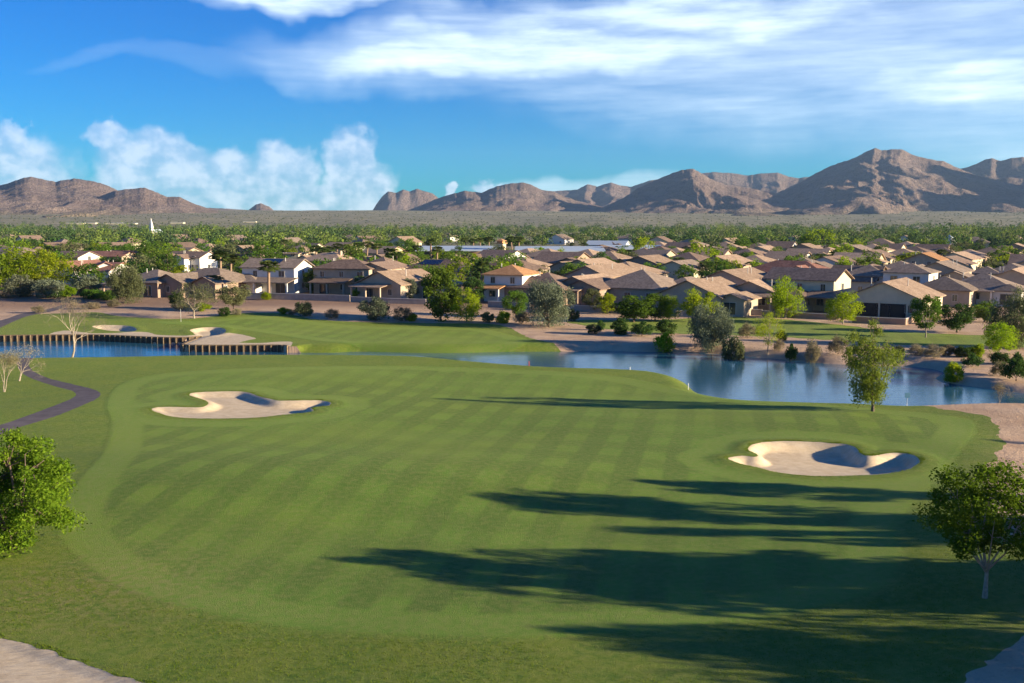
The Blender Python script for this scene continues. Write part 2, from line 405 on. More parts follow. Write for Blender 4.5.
def mat_leaf(name, ca, cb, cc=None, trans=0.35, hv=0.02):
    m, t, out = new_mat(name)
    geo = t.n.new('ShaderNodeNewGeometry')
    oi = t.n.new('ShaderNodeObjectInfo')
    n = t.noise(geo.outputs['Position'], 0.9, 3, 0.6)
    c = t.mix(t.mr(geo.outputs['Random Per Island'], 0, 1, smooth=False), c4(ca), c4(cb))
    c = t.mix(t.mr(n, 0.4, 0.65, 0, 0.5), c, c4(cc or cb))
    hs = t.n.new('ShaderNodeHueSaturation')
    t.put(hs.inputs['Color'], c)
    t.put(hs.inputs['Hue'], t.mr(oi.outputs['Random'], 0, 1, 0.5 - hv, 0.5 + hv, False))
    t.put(hs.inputs['Value'], t.mr(t.math('FRACT', t.math('MULTIPLY', oi.outputs['Random'], 7.31)), 0, 1, 0.78, 1.25, False))
    hs.inputs['Saturation'].default_value = 1.0
    d = t.n.new('ShaderNodeBsdfDiffuse'); tr = t.n.new('ShaderNodeBsdfTranslucent'); mx = t.n.new('ShaderNodeMixShader')
    t.put(d.inputs[0], hs.outputs[0]); 
    t.put(tr.inputs[0], t.mix(0.35, hs.outputs[0], c4((min(1, cb[0] * 1.4), min(1, cb[1] * 1.5), cb[2]))))
    mx.inputs[0].default_value = trans
    t.l.new(d.outputs[0], mx.inputs[1]); t.l.new(tr.outputs[0], mx.inputs[2]); t.l.new(mx.outputs[0], out.inputs['Surface'])
    return m
def mat_rock():
    m, t, out = new_mat('desert_rock')
    pos = t.n.new('ShaderNodeNewGeometry').outputs['Position']
    a = t.noise(pos, 0.004, 6, 0.65); b = t.noise(pos, 0.03, 5, 0.7); f = t.noise(pos, 0.12, 3, 0.7)
    c = t.mix(t.mr(a, 0.35, 0.65), c4((0.255, 0.18, 0.152)), c4((0.33, 0.245, 0.205)))
    c = t.mix(t.mr(b, 0.45, 0.7, 0, 0.6), c, c4((0.17, 0.12, 0.098)))
    c = t.mix(t.mr(f, 0.52, 0.68, 0, 0.55), c, c4((0.10, 0.095, 0.065)))
    sx = t.n.new('ShaderNodeSeparateXYZ'); t.put(sx.inputs[0], pos)
    c = t.mix(t.mr(t.math('ADD', sx.outputs[2], t.math('MULTIPLY', a, 60)), 110, 60, 0, 0.5), c, c4((0.235, 0.205, 0.125)))
    principled(t, out, c, 0.95, t.math('ADD', t.math('MULTIPLY', f, 6), t.math('MULTIPLY', b, 14)), 0.9, 3.0, 0.05)
    return m
M = {}
M['turf'] = mat_turf(); M['sand'] = mat_sand(); M['dirt'] = mat_dirt(); M['path'] = mat_path(); M['water'] = mat_water(); M['rock'] = mat_rock()
# ------------------------------------------------------------------ ground: one grid, cut along the traced outlines
def cut(V, T, fn):
    """split the triangles along the zero line of fn; V (n,3) holds x, y, unused"""
    s = fn(V[:, 0], V[:, 1]); s = np.where(np.abs(s) < 1e-4, 1e-4, s)
    sg = s[T] > 0; mixed = sg.any(1) & ~sg.all(1)
    keep = [T[~mixed]]; newv = []; cache = {}; nt = []
    base = len(V)
    def mid(a, b):
        k = (a, b) if a < b else (b, a)
        if k in cache: return cache[k]
        t = s[a] / (s[a] - s[b]); p = V[a] + (V[b] - V[a]) * t
        newv.append(p); cache[k] = base + len(newv) - 1
        return cache[k]
    for a, b, c in T[mixed].tolist():
        sa, sb, sc_ = s[a] > 0, s[b] > 0, s[c] > 0
        if sb == sc_: o, p, q = a, b, c
        elif sa == sc_: o, p, q = b, c, a
        else: o, p, q = c, a, b
        m1 = mid(o, p); m2 = mid(o, q)
        nt += [(o, m1, m2), (m1, p, q), (m1, q, m2)]
    if newv: V = np.vstack([V, np.array(newv)])
    if nt: keep.append(np.array(nt, np.int64))
    return V, np.vstack(keep)
az = np.concatenate([np.arange(-180, -40, 5.0), np.arange(-40, -30.5, 1.0), np.arange(-30.5, 30.5, 0.125), np.arange(30.5, 40, 1.0), np.arange(40, 180, 5.0)])
rr = [0.5, 3, 6, 10, 15, 20, 25]; r = 29.0
while r < 330: rr.append(r); r *= 1.0052
while r < 2500: rr.append(r); r *= 1.02
while r < 10300: rr.append(r); r *= 1.04
rr = np.array(rr); A = np.radians(az)
NA, NR = len(az), len(rr)
X = (rr[:, None] * np.sin(A)[None, :]).ravel(); Y = (rr[:, None] * np.cos(A)[None, :]).ravel()
I = np.arange(NR * NA).reshape(NR, NA)
i00 = I[:-1]; i10 = I[1:]
j = np.roll(np.arange(NA), -1)
q = np.stack([i00, i00[:, j], i10[:, j], i10], -1).reshape(-1, 4)
T = np.vstack([q[:, [0, 1, 2]], q[:, [0, 2, 3]]])[:, ::-1]
V = np.stack([X, Y, 0 * X], 1)
def ns(x, y, a, k): return (fbm(x * k + 5, y * k + 9, 2) - 0.5) * a
def f_pond(x, y): return POND.sd(x, y, 12)
def f_pond2(x, y): return POND.sd(x, y, 12) + 0.05
regions = [  # name, outline, material, noise of the edge
    ('bunker', b_left, 'sand', 0.25), ('bunker', b_right, 'sand', 0.25), ('bunker', b_front, 'sand', 0.5), ('bunker', b_up1, 'sand', 0.2), ('bunker', b_up2, 'sand', 0.2),
    ('sand_beach', beach, 'sand', 0.3), ('cart_path', path, 'path', 0.12), ('cart_path', path2, 'path', 0.12),
    ('fairway', g_main, 'turf', 0.9), ('putting_green', g_up, 'turf', 0.6), ('fairway', g_far, 'turf', 1.2)]
fns = []
for nm, pl, mt, nz in regions:
    fns.append(lambda x, y, pl=pl, nz=nz: (lambda s: s + np.where(np.abs(s) < 4, ns(x, y, nz, 0.9), 0))(pl.sd(x, y, 12)))
for f in [f_pond, f_pond2] + fns: V, T = cut(V, T, f)
cx = V[T].mean(1)
sdp = POND.sd(V[:, 0], V[:, 1], 12)
V[:, 2] = hfull(V[:, 0], V[:, 1], sdp)
owner = np.full(len(T), -1)
pc = f_pond(cx[:, 0], cx[:, 1])
for k in range(len(regions) - 1, -1, -1):
    s = fns[k](cx[:, 0], cx[:, 1]); owner[s < 0] = k
owner[pc < 0] = -1
mow_sd = mow.sd(V[:, 0], V[:, 1], 12)
up_m = Poly(catmull([hit(x, y)[:2] for x, y in [(150, 322), (205, 320.5), (240, 317), (275, 317), (310, 321), (360, 326), (430, 328), (480, 329), (505, 334), (530, 342), (470, 347), (400, 346), (330, 342), (290, 337), (250, 331), (200, 326)]], 4))
mow_sd = np.minimum(mow_sd, up_m.sd(V[:, 0], V[:, 1], 12))
mow_sd = np.minimum(mow_sd, g_far.sd(V[:, 0], V[:, 1], 12) + 0.6)
bsd = np.minimum.reduce([pl.sd(V[:, 0], V[:, 1], 12) for pl in (b_left, b_right, b_up1, b_up2, b_front)])
mow_sd = np.maximum(mow_sd, 1.1 - bsd)                       # longer grass round the bunkers
gsd = g_main.sd(V[:, 0], V[:, 1], 12)
dry = 0.55 * sstep(-2.2, -0.1, gsd) * (0.3 + 0.7 * vnoise(V[:, 0] / 3, V[:, 1] / 3)) + 0.4 * 1.8 * g2(V[:, 0], V[:, 1], -21, 46, 7, 5, 1.0) + 0.35 * sstep(-2, 0, g_up.sd(V[:, 0], V[:, 1], 12)) + g2(V[:, 0], V[:, 1], -6, 66, 8, 5, 0.12)
dry = dry + 0.5 * sstep(-60, -95, V[:, 0]) * (V[:, 1] > 150) * (V[:, 1] < 200)
def sub(sel):
    t = T[sel]; u, inv = np.unique(t, return_inverse=True)
    return u, inv.reshape(t.shape)
def make_region(name, sel, mat, kind='structure', attrs=False):
    u, t = sub(sel)
    me = mesh_np(name, V[u], t); smooth(me)
    if attrs:
        for an, arr in (('mow', mow_sd), ('dry', dry)):
            a = me.attributes.new(an, 'FLOAT', 'POINT'); a.data.foreach_set('value', arr[u].astype(np.float32))
    o = link(name, me, mat); tag(o, kind=kind); return o
make_region('ground', owner == -1, M['dirt'])
for k, (nm, pl, mt, nz) in enumerate(regions):
    make_region(nm, owner == k, M[mt], attrs=(mt == 'turf'))
# water sheet
xs = np.arange(POND.p[:, 0].min() - 3, POND.p[:, 0].max() + 3, 1.0); ys = np.arange(POND.p[:, 1].min() - 3, POND.p[:, 1].max() + 3, 1.0)
gx, gy = np.meshgrid(xs, ys); I = np.arange(gx.size).reshape(gx.shape)
q = np.stack([I[:-1, :-1], I[:-1, 1:], I[1:, 1:], I[1:, :-1]], -1).reshape(-1, 4)
ctr = np.stack([gx.ravel()[q].mean(1), gy.ravel()[q].mean(1)], 1)
q = q[POND.sd(ctr[:, 0], ctr[:, 1], 12) < 0.9]
Vw = np.stack([gx.ravel(), gy.ravel(), np.full(gx.size, WL)], 1); u, inv = np.unique(q, return_inverse=True)
tag(link('pond', mesh_np('pond', Vw[u], inv.reshape(q.shape)), M['water']), kind='structure')

def gz(x, y):
    return float(hfull(np.array([x]), np.array([y]))[0])

# ------------------------------------------------------------------ hills
def H_layers():
    f = lambda pts: ([p[0] for p in pts], [p[1] for p in pts])
    L = []
    def add(r, wf, wb, pts, amp=0.3, sc=1.0): L.append((r, wf, wb, pts, amp, sc))
    add(5200, 1500, 900, [(-500, 170), (-300, 180), (-120, 196), (-60, 190), (0, 187), (15, 184), (30, 178.5), (38, 177), (50, 180), (62, 182), (80, 179), (95, 181), (105, 183), (118, 188), (135, 197), (165, 206), (210, 211), (260, 218)])
    add(4500, 800, 600, [(-200, 214), (-60, 197), (0, 193), (30, 198), (60, 203), (85, 200), (105, 197), (120, 191), (135, 189), (150, 188), (160, 192), (172, 197), (185, 197), (197, 203), (215, 209), (245, 216)], 0.35)
    add(6500, 500, 400, [(244, 219), (250, 209), (257, 204), (262, 203), (267, 205), (270, 206), (277, 213), (292, 219)], 0.15, 0.5)
    add(7000, 900, 700, [(150, 215), (180, 209), (215, 208), (250, 210), (300, 211), (340, 213), (380, 212), (440, 214), (480, 219)], 0.2)
    add(7200, 260, 500, [(366, 217), (374, 212), (378, 205), (384, 197), (390, 192), (398, 193), (404, 190), (411, 192), (418, 189), (424, 191), (434, 194), (440, 199), (452, 206), (470, 214)], 0.1, 0.4)
    add(5400, 1100, 700, [(400, 214), (422, 206), (435, 200), (450, 195), (465, 191), (472, 192), (480, 193), (488, 189), (497, 186), (508, 184), (522, 183), (530, 185), (540, 190), (552, 192), (562, 197), (580, 202), (610, 209), (640, 216)], 0.35)
    add(7600, 1200, 900, [(520, 200), (545, 192), (560, 191), (577, 190), (587, 184.5), (597, 187), (604, 184.5), (612, 183), (622, 186), (632, 187), (650, 181), (680, 176), (702, 173.5), (712, 172.5), (730, 173.5), (745, 176), (756, 174), (772, 173), (783, 177), (792, 178.5), (812, 176), (850, 178), (920, 190), (960, 205)], 0.3)
    add(5000, 1200, 700, [(575, 216), (600, 207), (620, 198), (634, 188.5), (648, 182), (657, 178), (668, 173.5), (678, 170.5), (688, 169.5), (696, 173), (706, 179), (720, 184), (735, 187), (755, 190), (775, 194), (800, 201), (830, 209), (860, 216)], 0.4)
    add(5600, 1600, 900, [(740, 210), (760, 202), (778, 192), (795, 184), (812, 174), (826, 167), (840, 162), (852, 157.5), (861, 152.5), (869, 149.5), (876, 151.5), (887, 150.5), (896, 150.5), (904, 154.5), (912, 157.5), (925, 160.5), (937, 162.5), (948, 168), (965, 175), (1000, 184), (1050, 192), (1110, 206), (1150, 216)], 0.32)
    add(6600, 900, 700, [(900, 190), (930, 177), (945, 171), (956, 168.5), (968, 165), (978, 160), (984, 159), (992, 161.5), (1002, 159), (1012, 157.5), (1024, 159), (1060, 152), (1110, 150), (1160, 160), (1240, 185)], 0.25)
    add(4300, 500, 400, [(930, 219), (955, 214), (972, 209), (984, 205), (996, 203.5), (1008, 205), (1024, 208), (1050, 212), (1080, 218)], 0.3, 0.6)
    add(5800, 1300, 1300, [(1100, 205), (1140, 172), (1190, 128), (1250, 94), (1320, 84), (1400, 100), (1500, 120), (1650, 140), (1800, 150), (2100, 170)], 0.25)  # unseen ridge outside the view, shaped to throw shade on the right-hand range
    add(5000, 1100, 900, [(1105, 208), (1150, 182), (1200, 150), (1260, 116), (1330, 104), (1420, 118), (1600, 150), (1900, 170)], 0.25)  # second unseen ridge, added to carry that shade down to the foot
    return L
haz = np.radians(np.concatenate([np.arange(-56, -29, 0.5), np.arange(-29, 29, 0.055), np.arange(29, 66, 0.25)]))
hr = []; r = 2900.0
while r < 9800: hr.append(r); r *= 1.0042
hr = np.array(hr)
RR, AA = np.meshgrid(hr, haz, indexing='ij')
HX = RR * np.sin(AA); HY = RR * np.cos(AA)
# warp so that spurs and gullies run down the slopes irregularly
wx = (fbm(HX / 700, HY / 700, 4) - 0.5); wy = (fbm(HX / 700 + 40, HY / 700 + 20, 4) - 0.5)
tx = np.tan(AA)
px_of = 512 + FPX * tx * (CP + 0.02) # close enough to the picture column at the horizon line
px_of = 512 + 1000 * tx * 0.9957
ground_z = hland(HX, HY)
HZ = ground_z - 25
for (r0, wf, wb, pts, amp, sc) in H_layers():
    xs_, ys_ = [p[0] for p in pts], [p[1] for p in pts]
    sil = np.interp(px_of + wx * 14, xs_, ys_, left=400, right=400)
    zc = H + (222.2 - sil) / 1000.0 * 0.993 * r0 * np.cos(AA)
    zc = zc + (fbm(AA * 260 + r0, AA * 90, 4, 0.6) - 0.5) * 7 * np.clip((zc - 60) / 100, 0, 1)
    base = np.interp(r0, [2500, 9000], [60, 70])
    rise = np.clip(zc - base, 0, None)
    spur = ridged(HX / (560 * sc) + r0 + wx, HY / (900 * sc) + wy, 4, 0.5)
    d = (RR - r0) + 0.0
    wfront = wf * (0.45 + 1.0 * spur)
    t = np.where(d < 0, -d / wfront, d / wb)
    prof = np.clip(1 - t, 0, 1); prof = prof ** 1.25 * (1.0) 
    gul = ridged(HX / (210 * sc) + wx * 2.5 + 7, HY / (330 * sc) + wy * 2.5, 4, 0.55)
    rough_ = (gul - 0.62) * amp * rise * np.clip(t * 3.2, 0, 1) * (1 - np.clip(t, 0, 1) * 0.5) * 0.85
    fine_ = (fbm(HX / 60, HY / 60, 3) - 0.5) * 14 * np.clip(t * 6, 0.25, 1)
    hz = base - 30 + (rise + 30) * prof + rough_ + fine_ * 0.7 * (prof > 0)
    hz = np.where((rise > 0.5) & (t < 1), hz, -1e3)
    HZ = np.maximum(HZ, hz)
I = np.arange(HX.size).reshape(HX.shape)
q = np.stack([I[:-1, :-1], I[:-1, 1:], I[1:, 1:], I[1:, :-1]], -1).reshape(-1, 4)[:, ::-1]
zz = HZ.ravel(); gg = ground_z.ravel()
q = q[(zz[q] > gg[q] - 12).any(1)]
u, inv = np.unique(q, return_inverse=True)
Vh = np.stack([HX.ravel(), HY.ravel(), zz], 1)[u]
me = mesh_np('hills', Vh, inv.reshape(q.shape)); smooth(me)
tag(link('hills', me, M['rock']), kind='structure')
# ------------------------------------------------------------------ leaf and bark materials
M['leaf_lime'] = mat_leaf('leaf_lime', (0.18, 0.26, 0.012), (0.30, 0.36, 0.018), (0.13, 0.20, 0.010), 0.5)
M['leaf_green'] = mat_leaf('leaf_green', (0.078, 0.145, 0.018), (0.14, 0.21, 0.028), (0.06, 0.12, 0.018), 0.4)
M['leaf_dark'] = mat_leaf('leaf_dark', (0.038, 0.080, 0.020), (0.075, 0.125, 0.028), (0.03, 0.065, 0.018), 0.3)
M['leaf_olive'] = mat_leaf('leaf_olive', (0.11, 0.125, 0.055), (0.165, 0.17, 0.075), (0.085, 0.10, 0.045), 0.3)
M['leaf_grey'] = mat_leaf('leaf_grey', (0.13, 0.15, 0.095), (0.19, 0.205, 0.13), (0.10, 0.12, 0.075), 0.25)
M['leaf_tan'] = mat_leaf('leaf_tan', (0.20, 0.165, 0.10), (0.30, 0.25, 0.15), (0.16, 0.14, 0.08), 0.25)
M['leaf_palm'] = mat_leaf('leaf_palm', (0.07, 0.115, 0.025), (0.12, 0.165, 0.035), (0.16, 0.15, 0.05), 0.3)
M['bark'] = simple('bark', (0.14, 0.10, 0.075), 0.95, 0.3, 6.0, 0.8)
M['bark_pale'] = simple('bark_pale', (0.30, 0.245, 0.185), 0.9, 0.25, 6.0, 0.6)
M['bark_palm'] = simple('bark_palm', (0.30, 0.20, 0.13), 0.95, 0.25, 5.0, 0.8)

def leaves(rng, C, R, n, size, aspect=0.55, droop=0.0, flat=0.0, shell=0.5):
    """n leaves per clump: small quads spread through each clump's volume"""
    K = len(C)
    idx = np.repeat(np.arange(K), n)
    N = len(idx)
    d = rng.normal(size=(N, 3)); d /= np.linalg.norm(d, axis=1)[:, None] + 1e-9
    rr_ = (shell + (1 - shell) * rng.rand(N)) ** 0.8 * (0.75 + 0.5 * rng.rand(N))
    p = C[idx] + d * (R[idx] * rr_)[:, None] * np.array([1, 1, 0.8 - flat])
    if droop: p[:, 2] -= droop * rng.rand(N) ** 1.5 * R[idx] * 2
    a = rng.normal(size=(N, 3)); a[:, 2] = a[:, 2] * 0.6 - (0.4 + droop)
    a /= np.linalg.norm(a, axis=1)[:, None] + 1e-9
    b = rng.normal(size=(N, 3)) + d * 0.5; b = np.cross(a, b); b /= np.linalg.norm(b, axis=1)[:, None] + 1e-9
    s = size * (0.6 + 0.8 * rng.rand(N)); a = a * s[:, None]; b = b * (s * aspect)[:, None]
    V = np.empty((N, 4, 3)); V[:, 0] = p - a * 0.6; V[:, 1] = p + b * 0.5; V[:, 2] = p + a * 0.6; V[:, 3] = p - b * 0.5
    return V.reshape(-1, 3), np.arange(N * 4).reshape(N, 4)

def tree_meshes(name, seed, H_, W_, cb, nc, nl, ls, clump=0.2, droop=0.0, lean=0.0, tr=0.022, aspect=0.55, limbs=5, shape='round', shell=0.45, forks=1, wa=0.36):
    """trunk mesh with limbs reaching every clump, crown mesh of leaves; metres, base at the origin"""
    rng = np.random.RandomState(seed); mb = MB()
    cz = H_ * (1 + cb) / 2; rz = H_ * (1 - cb) / 2; rx = W_ / 2
    C = []; tries = 0
    while len(C) < nc and tries < nc * 60:
        tries += 1
        d = rng.normal(size=3); d /= np.linalg.norm(d); q = (0.35 + 0.65 * rng.rand() ** 0.45)
        x = np.array([d[0] * rx * q, d[1] * rx * q, d[2] * rz * q])
        hgt = (x[2] + rz) / (2 * rz)
        if shape == 'cone' and math.hypot(x[0], x[1]) > rx * (1.15 - hgt): continue
        if shape == 'vase' and math.hypot(x[0], x[1]) > rx * (0.35 + 0.75 * hgt): continue
        if shape == 'flat' and hgt < 0.25 and rng.rand() < 0.7: continue
        wob = (1.08 - wa / 2) + wa * vnoise(np.array(d[0] * 2.2 + seed), np.array(d[2] * 2.2 + d[1] * 1.7 + seed))
        x = x * np.array([wob, wob, 1 if hgt > 0.5 else wob])
        C.append(x * (1 - clump * 0.7) + np.array([lean * hgt, 0, cz]))
    C = np.array(C); R = W_ * clump * (0.6 + 0.7 * rng.rand(len(C)))
    if shape == 'tall': R = R * 0.9
    # trunk and primary limbs
    fork = max(cb * H_ * 0.9, 0.12 * H_); r0 = tr * H_
    def jit(a): return np.array([rng.normal() * a, rng.normal() * a, 0])
    f = np.array([lean * 0.1, 0, fork])
    for k in range(forks):
        o = np.array([(k - (forks - 1) / 2) * r0 * 2.2, rng.normal() * r0, 0])
        mb.tube([o, o * 0.6 + f * 0.5 + jit(r0 * 0.8), f + jit(r0 * 0.4)], [r0 * 1.35, r0 * 0.95, r0 * 0.8], 8)
    top = np.array([lean * 0.7, 0, H_ * 0.9])
    mb.tube([f * 0.98, f + (top - f) * 0.4 + jit(0.05 * W_), top], [r0 * 0.75, r0 * 0.45, r0 * 0.1], 6)
    prim = []
    for k in range(limbs):
        t_ = 2 * math.pi * (k + rng.rand() * 0.6) / limbs
        e = np.array([math.cos(t_) * rx * 0.5, math.sin(t_) * rx * 0.5, fork + (H_ - fork) * (0.35 + 0.3 * rng.rand())])
        s = f * (0.9 + 0.05 * rng.rand()); m_ = (s + e) / 2 + np.array([math.cos(t_), math.sin(t_), -0.4]) * rx * 0.08
        mb.tube([s, m_, e], [r0 * 0.5, r0 * 0.36, r0 * 0.22], 5); prim.append((m_, e))
    pts = [p for pr in prim for p in pr] + [f + (top - f) * u for u in (0.4, 0.7)]
    for c in C:
        b = min(pts, key=lambda p: np.linalg.norm(p - c) + (0.3 * W_ if p[2] > c[2] + 0.1 * H_ else 0))
        m_ = (b + c) / 2 + jit(0.04 * W_) + np.array([0, 0, 0.04 * H_])
        mb.tube([b, m_, c], [r0 * 0.2, r0 * 0.13, r0 * 0.05], 4, cap=False)
    V, F = leaves(rng, C, R, nl, ls, aspect, droop, shell=shell)
    V[:, 2] = np.maximum(V[:, 2], 0.02)
    cm = mesh_np(name + '_crown', V, F)
    return mb.mesh(name + '_trunk'), cm

def palm_meshes(name, seed, H_, cr, tr, nf=34, skirt=True):
    rng = np.random.RandomState(seed); mb = MB()
    b = rng.normal(size=2) * 0.02 * H_
    pts = [(b[0] * u * u, b[1] * u * u, (H_ - cr * 0.55) * u) for u in (0, 0.03, 0.3, 0.6, 0.9, 1)]
    mb.tube(pts, [tr * 1.5, tr * 1.15, tr, tr * 0.92, tr * 0.95, tr * 0.7], 8)
    top = np.array(pts[-1]); V = []; F = []
    for i in range(nf):
        az_ = rng.rand() * 2 * math.pi; el = -0.9 + 2.2 * (i / nf) ** 0.8; L = cr * (0.75 + 0.35 * rng.rand())
        if el < -0.45: L *= 0.8
        dh = np.array([math.cos(az_), math.sin(az_), 0]); side = np.array([-math.sin(az_), math.cos(az_), 0])
        d0 = dh * math.cos(el) + np.array([0, 0, math.sin(el)])
        stem = top + d0 * L * 0.5
        for k in range(-5, 6):
            sp_ = k / 5.0 * 1.15
            d1 = d0 * math.cos(sp_) + side * math.sin(sp_)
            tip = stem + d1 * L * 0.55 + np.array([0, 0, -0.22 * L * (0.4 + abs(sp_) * 0.6 + rng.rand() * 0.3)])
            w = side * math.cos(sp_) - d0 * math.sin(sp_)
            mid_ = stem + d1 * L * 0.28
            n0 = len(V); V += [stem - w * 0.01, mid_ - w * L * 0.085, tip, mid_ + w * L * 0.085]; F.append((n0, n0 + 1, n0 + 2, n0 + 3))
        n0 = len(V); V += [top - side * 0.03 * L, stem - side * 0.012 * L, stem + side * 0.012 * L, top + side * 0.03 * L]; F.append((n0, n0 + 1, n0 + 2, n0 + 3))
    return mb.mesh(name + '_trunk'), mesh_np(name + '_crown', np.array(V), np.array(F))

def bare_meshes(name, seed, H_, W_, twig=0.0):
    rng = np.random.RandomState(seed); mb = MB(); tips = []
    def grow(p, d, L, r, lev):
        n = 3; pts = [p.copy()]; rs = [r]
        for k in range(n):
            d = d + rng.normal(size=3) * 0.16 + np.array([0, 0, 0.05]); d /= np.linalg.norm(d)
            p = p + d * L / n; pts.append(p.copy()); rs.append(r * (1 - 0.45 * (k + 1) / n))
        mb.tube(pts, rs, 7 if lev == 0 else 4 if lev < 3 else 3, cap=False)
        if lev >= 5: tips.append(p); return
        for k in range(3 if lev < 4 else 2):
            a = rng.normal(size=3); a -= a.dot(d) * d; a /= np.linalg.norm(a)
            s = 0.32 + 0.35 * rng.rand(); nd = d * math.cos(s) + a * math.sin(s); nd = nd * np.array([W_ / H_ * 0.8, W_ / H_ * 0.8, 1]); nd /= np.linalg.norm(nd)
            st = pts[-1] if k < 2 else pts[-2]
            grow(st, nd, L * (0.62 + 0.15 * rng.rand()), r * 0.52, lev + 1)
    grow(np.zeros(3), np.array([0.05, 0, 1.0]), H_ * 0.30, 0.014 * H_, 0)
    grow(np.array([0.05, 0.02, 0.0]), np.array([0.3, 0.05, 1.0]), H_ * 0.27, 0.011 * H_, 0)
    C = np.array(tips); V, F = leaves(rng, C, np.full(len(C), 0.32), 4 if twig == 0 else 12, 0.09, 0.3)
    tm = mb.mesh(name + '_trunk')
    zmax = max(v[2] for v in mb.v); k = H_ / zmax
    tm.vertices.foreach_set('co', (np.array(mb.v, np.float32) * k).ravel()); tm.update()
    return tm, mesh_np(name + '_crown', V * k, F)

# kinds: unit prototypes (height 1 x width 1 are scaled per tree)
PROTO = {}
def proto(kind, fn, leaf, bark, href, wref): PROTO[kind] = [(fn(k), leaf, bark, href, wref) for k in range(3)]
proto('bushy', lambda k: tree_meshes('bushy', 11 + k, 7, 6, 0.10, 46, 150, 0.27, 0.17, tr=0.02), 'leaf_green', 'bark', 7, 6)
proto('lime', lambda k: tree_meshes('lime', 21 + k, 6, 6, 0.10, 44, 150, 0.24, 0.17, 0.15, tr=0.018, aspect=0.5), 'leaf_lime', 'bark_pale', 6, 6)
proto('dark', lambda k: tree_meshes('dark', 31 + k, 7, 5, 0.10, 50, 150, 0.27, 0.18, tr=0.022), 'leaf_dark', 'bark', 7, 5)
proto('willow', lambda k: tree_meshes('willow', 41 + k, 6.5, 7, 0.14, 54, 260, 0.27, 0.14, 0.9, tr=0.02, aspect=0.32, shell=0.2), 'leaf_olive', 'bark', 6.5, 7)
proto('greyt', lambda k: tree_meshes('greyt', 51 + k, 5, 5, 0.05, 46, 150, 0.24, 0.16, 0.3, tr=0.02, forks=2), 'leaf_grey', 'bark', 5, 5)
proto('shrub', lambda k: tree_meshes('shrub', 61 + k, 1.8, 2.4, 0.0, 34, 120, 0.15, 0.17, tr=0.012, limbs=6, forks=3), 'leaf_olive', 'bark', 1.8, 2.4)
proto('dshrub', lambda k: tree_meshes('dshrub', 71 + k, 1.8, 2.4, 0.0, 34, 120, 0.15, 0.18, tr=0.012, limbs=6, forks=3), 'leaf_dark', 'bark', 1.8, 2.4)
proto('tshrub', lambda k: tree_meshes('tshrub', 81 + k, 1.6, 2.4, 0.0, 36, 100, 0.14, 0.16, tr=0.010, limbs=8, forks=4, aspect=0.3), 'leaf_tan', 'bark', 1.6, 2.4)
proto('lshrub', lambda k: tree_meshes('lshrub', 91 + k, 1.6, 2.4, 0.0, 32, 120, 0.15, 0.18, tr=0.010, limbs=6, forks=3), 'leaf_lime', 'bark', 1.6, 2.4)
proto('slim', lambda k: tree_meshes('slim', 101 + k, 8, 4, 0.22, 40, 130, 0.26, 0.18, 0.2, tr=0.013), 'leaf_green', 'bark_pale', 8, 4)
proto('palm', lambda k: palm_meshes('palm', 111 + k, 9, 2.0, 0.24, nf=44), 'leaf_palm', 'bark_palm', 9, 3.6)
proto('thin', lambda k: tree_meshes('thin', 121 + k, 6.5, 7, 0.25, 36, 110, 0.20, 0.15, 0.2, tr=0.02, aspect=0.4), 'leaf_olive', 'bark_pale', 6.5, 7)
# light prototypes for the trees farther back
proto('f_bushy', lambda k: tree_meshes('f_bushy', 131 + k, 6, 6, 0.08, 22, 56, 0.42, 0.19, limbs=4), 'leaf_green', 'bark', 6, 6)
proto('f_dark', lambda k: tree_meshes('f_dark', 141 + k, 6.5, 5.5, 0.06, 22, 56, 0.42, 0.19, limbs=4), 'leaf_dark', 'bark', 6.5, 5.5)
proto('f_lime', lambda k: tree_meshes('f_lime', 151 + k, 5.5, 6, 0.10, 20, 56, 0.40, 0.18, limbs=4), 'leaf_lime', 'bark', 5.5, 6)
proto('f_olive', lambda k: tree_meshes('f_olive', 161 + k, 5.5, 6, 0.08, 20, 50, 0.40, 0.18, 0.3, limbs=4), 'leaf_olive', 'bark', 5.5, 6)

_used = {}
def plant(kind, name, x, y, z, h, w, label, cat, group=None, seed=0, leaf=None):
    (tm, cm), lf, bk, hr_, wr_ = PROTO[kind][seed % 3]
    lf = leaf or lf
    if leaf:
        key = (cm.name, lf)
        if key not in _used: c2 = cm.copy(); c2.materials.clear(); _used[key] = c2
        cm = _used[key]
    if len(tm.materials) == 0: tm.materials.append(M[bk])
    if len(cm.materials) == 0: cm.materials.append(M[lf])
    r = empty(name, (x, y, z - 0.04), (seed * 2.399) % 6.283)
    r.scale = (w / wr_, w / wr_, h / hr_)
    tag(r, label, cat, group)
    link('trunk', tm, None, r); link('crown', cm, None, r)
    return r
TREES = []                                        # (x, y, radius) to keep later ones apart
def plant_px(kind, name, px, ptop, pbase, wpx, label, cat, group=None, seed=0, leaf=None, zb=None):
    x, y, z = hit(px, pbase)
    z = gz(x, y)
    h = top_z(px, ptop, y) - z; w = wpx / 1000.0 * y
    TREES.append((x, y, w / 2))
    return plant(kind, name, x, y, z, max(h, 0.4), w, label, cat, group, seed, leaf)

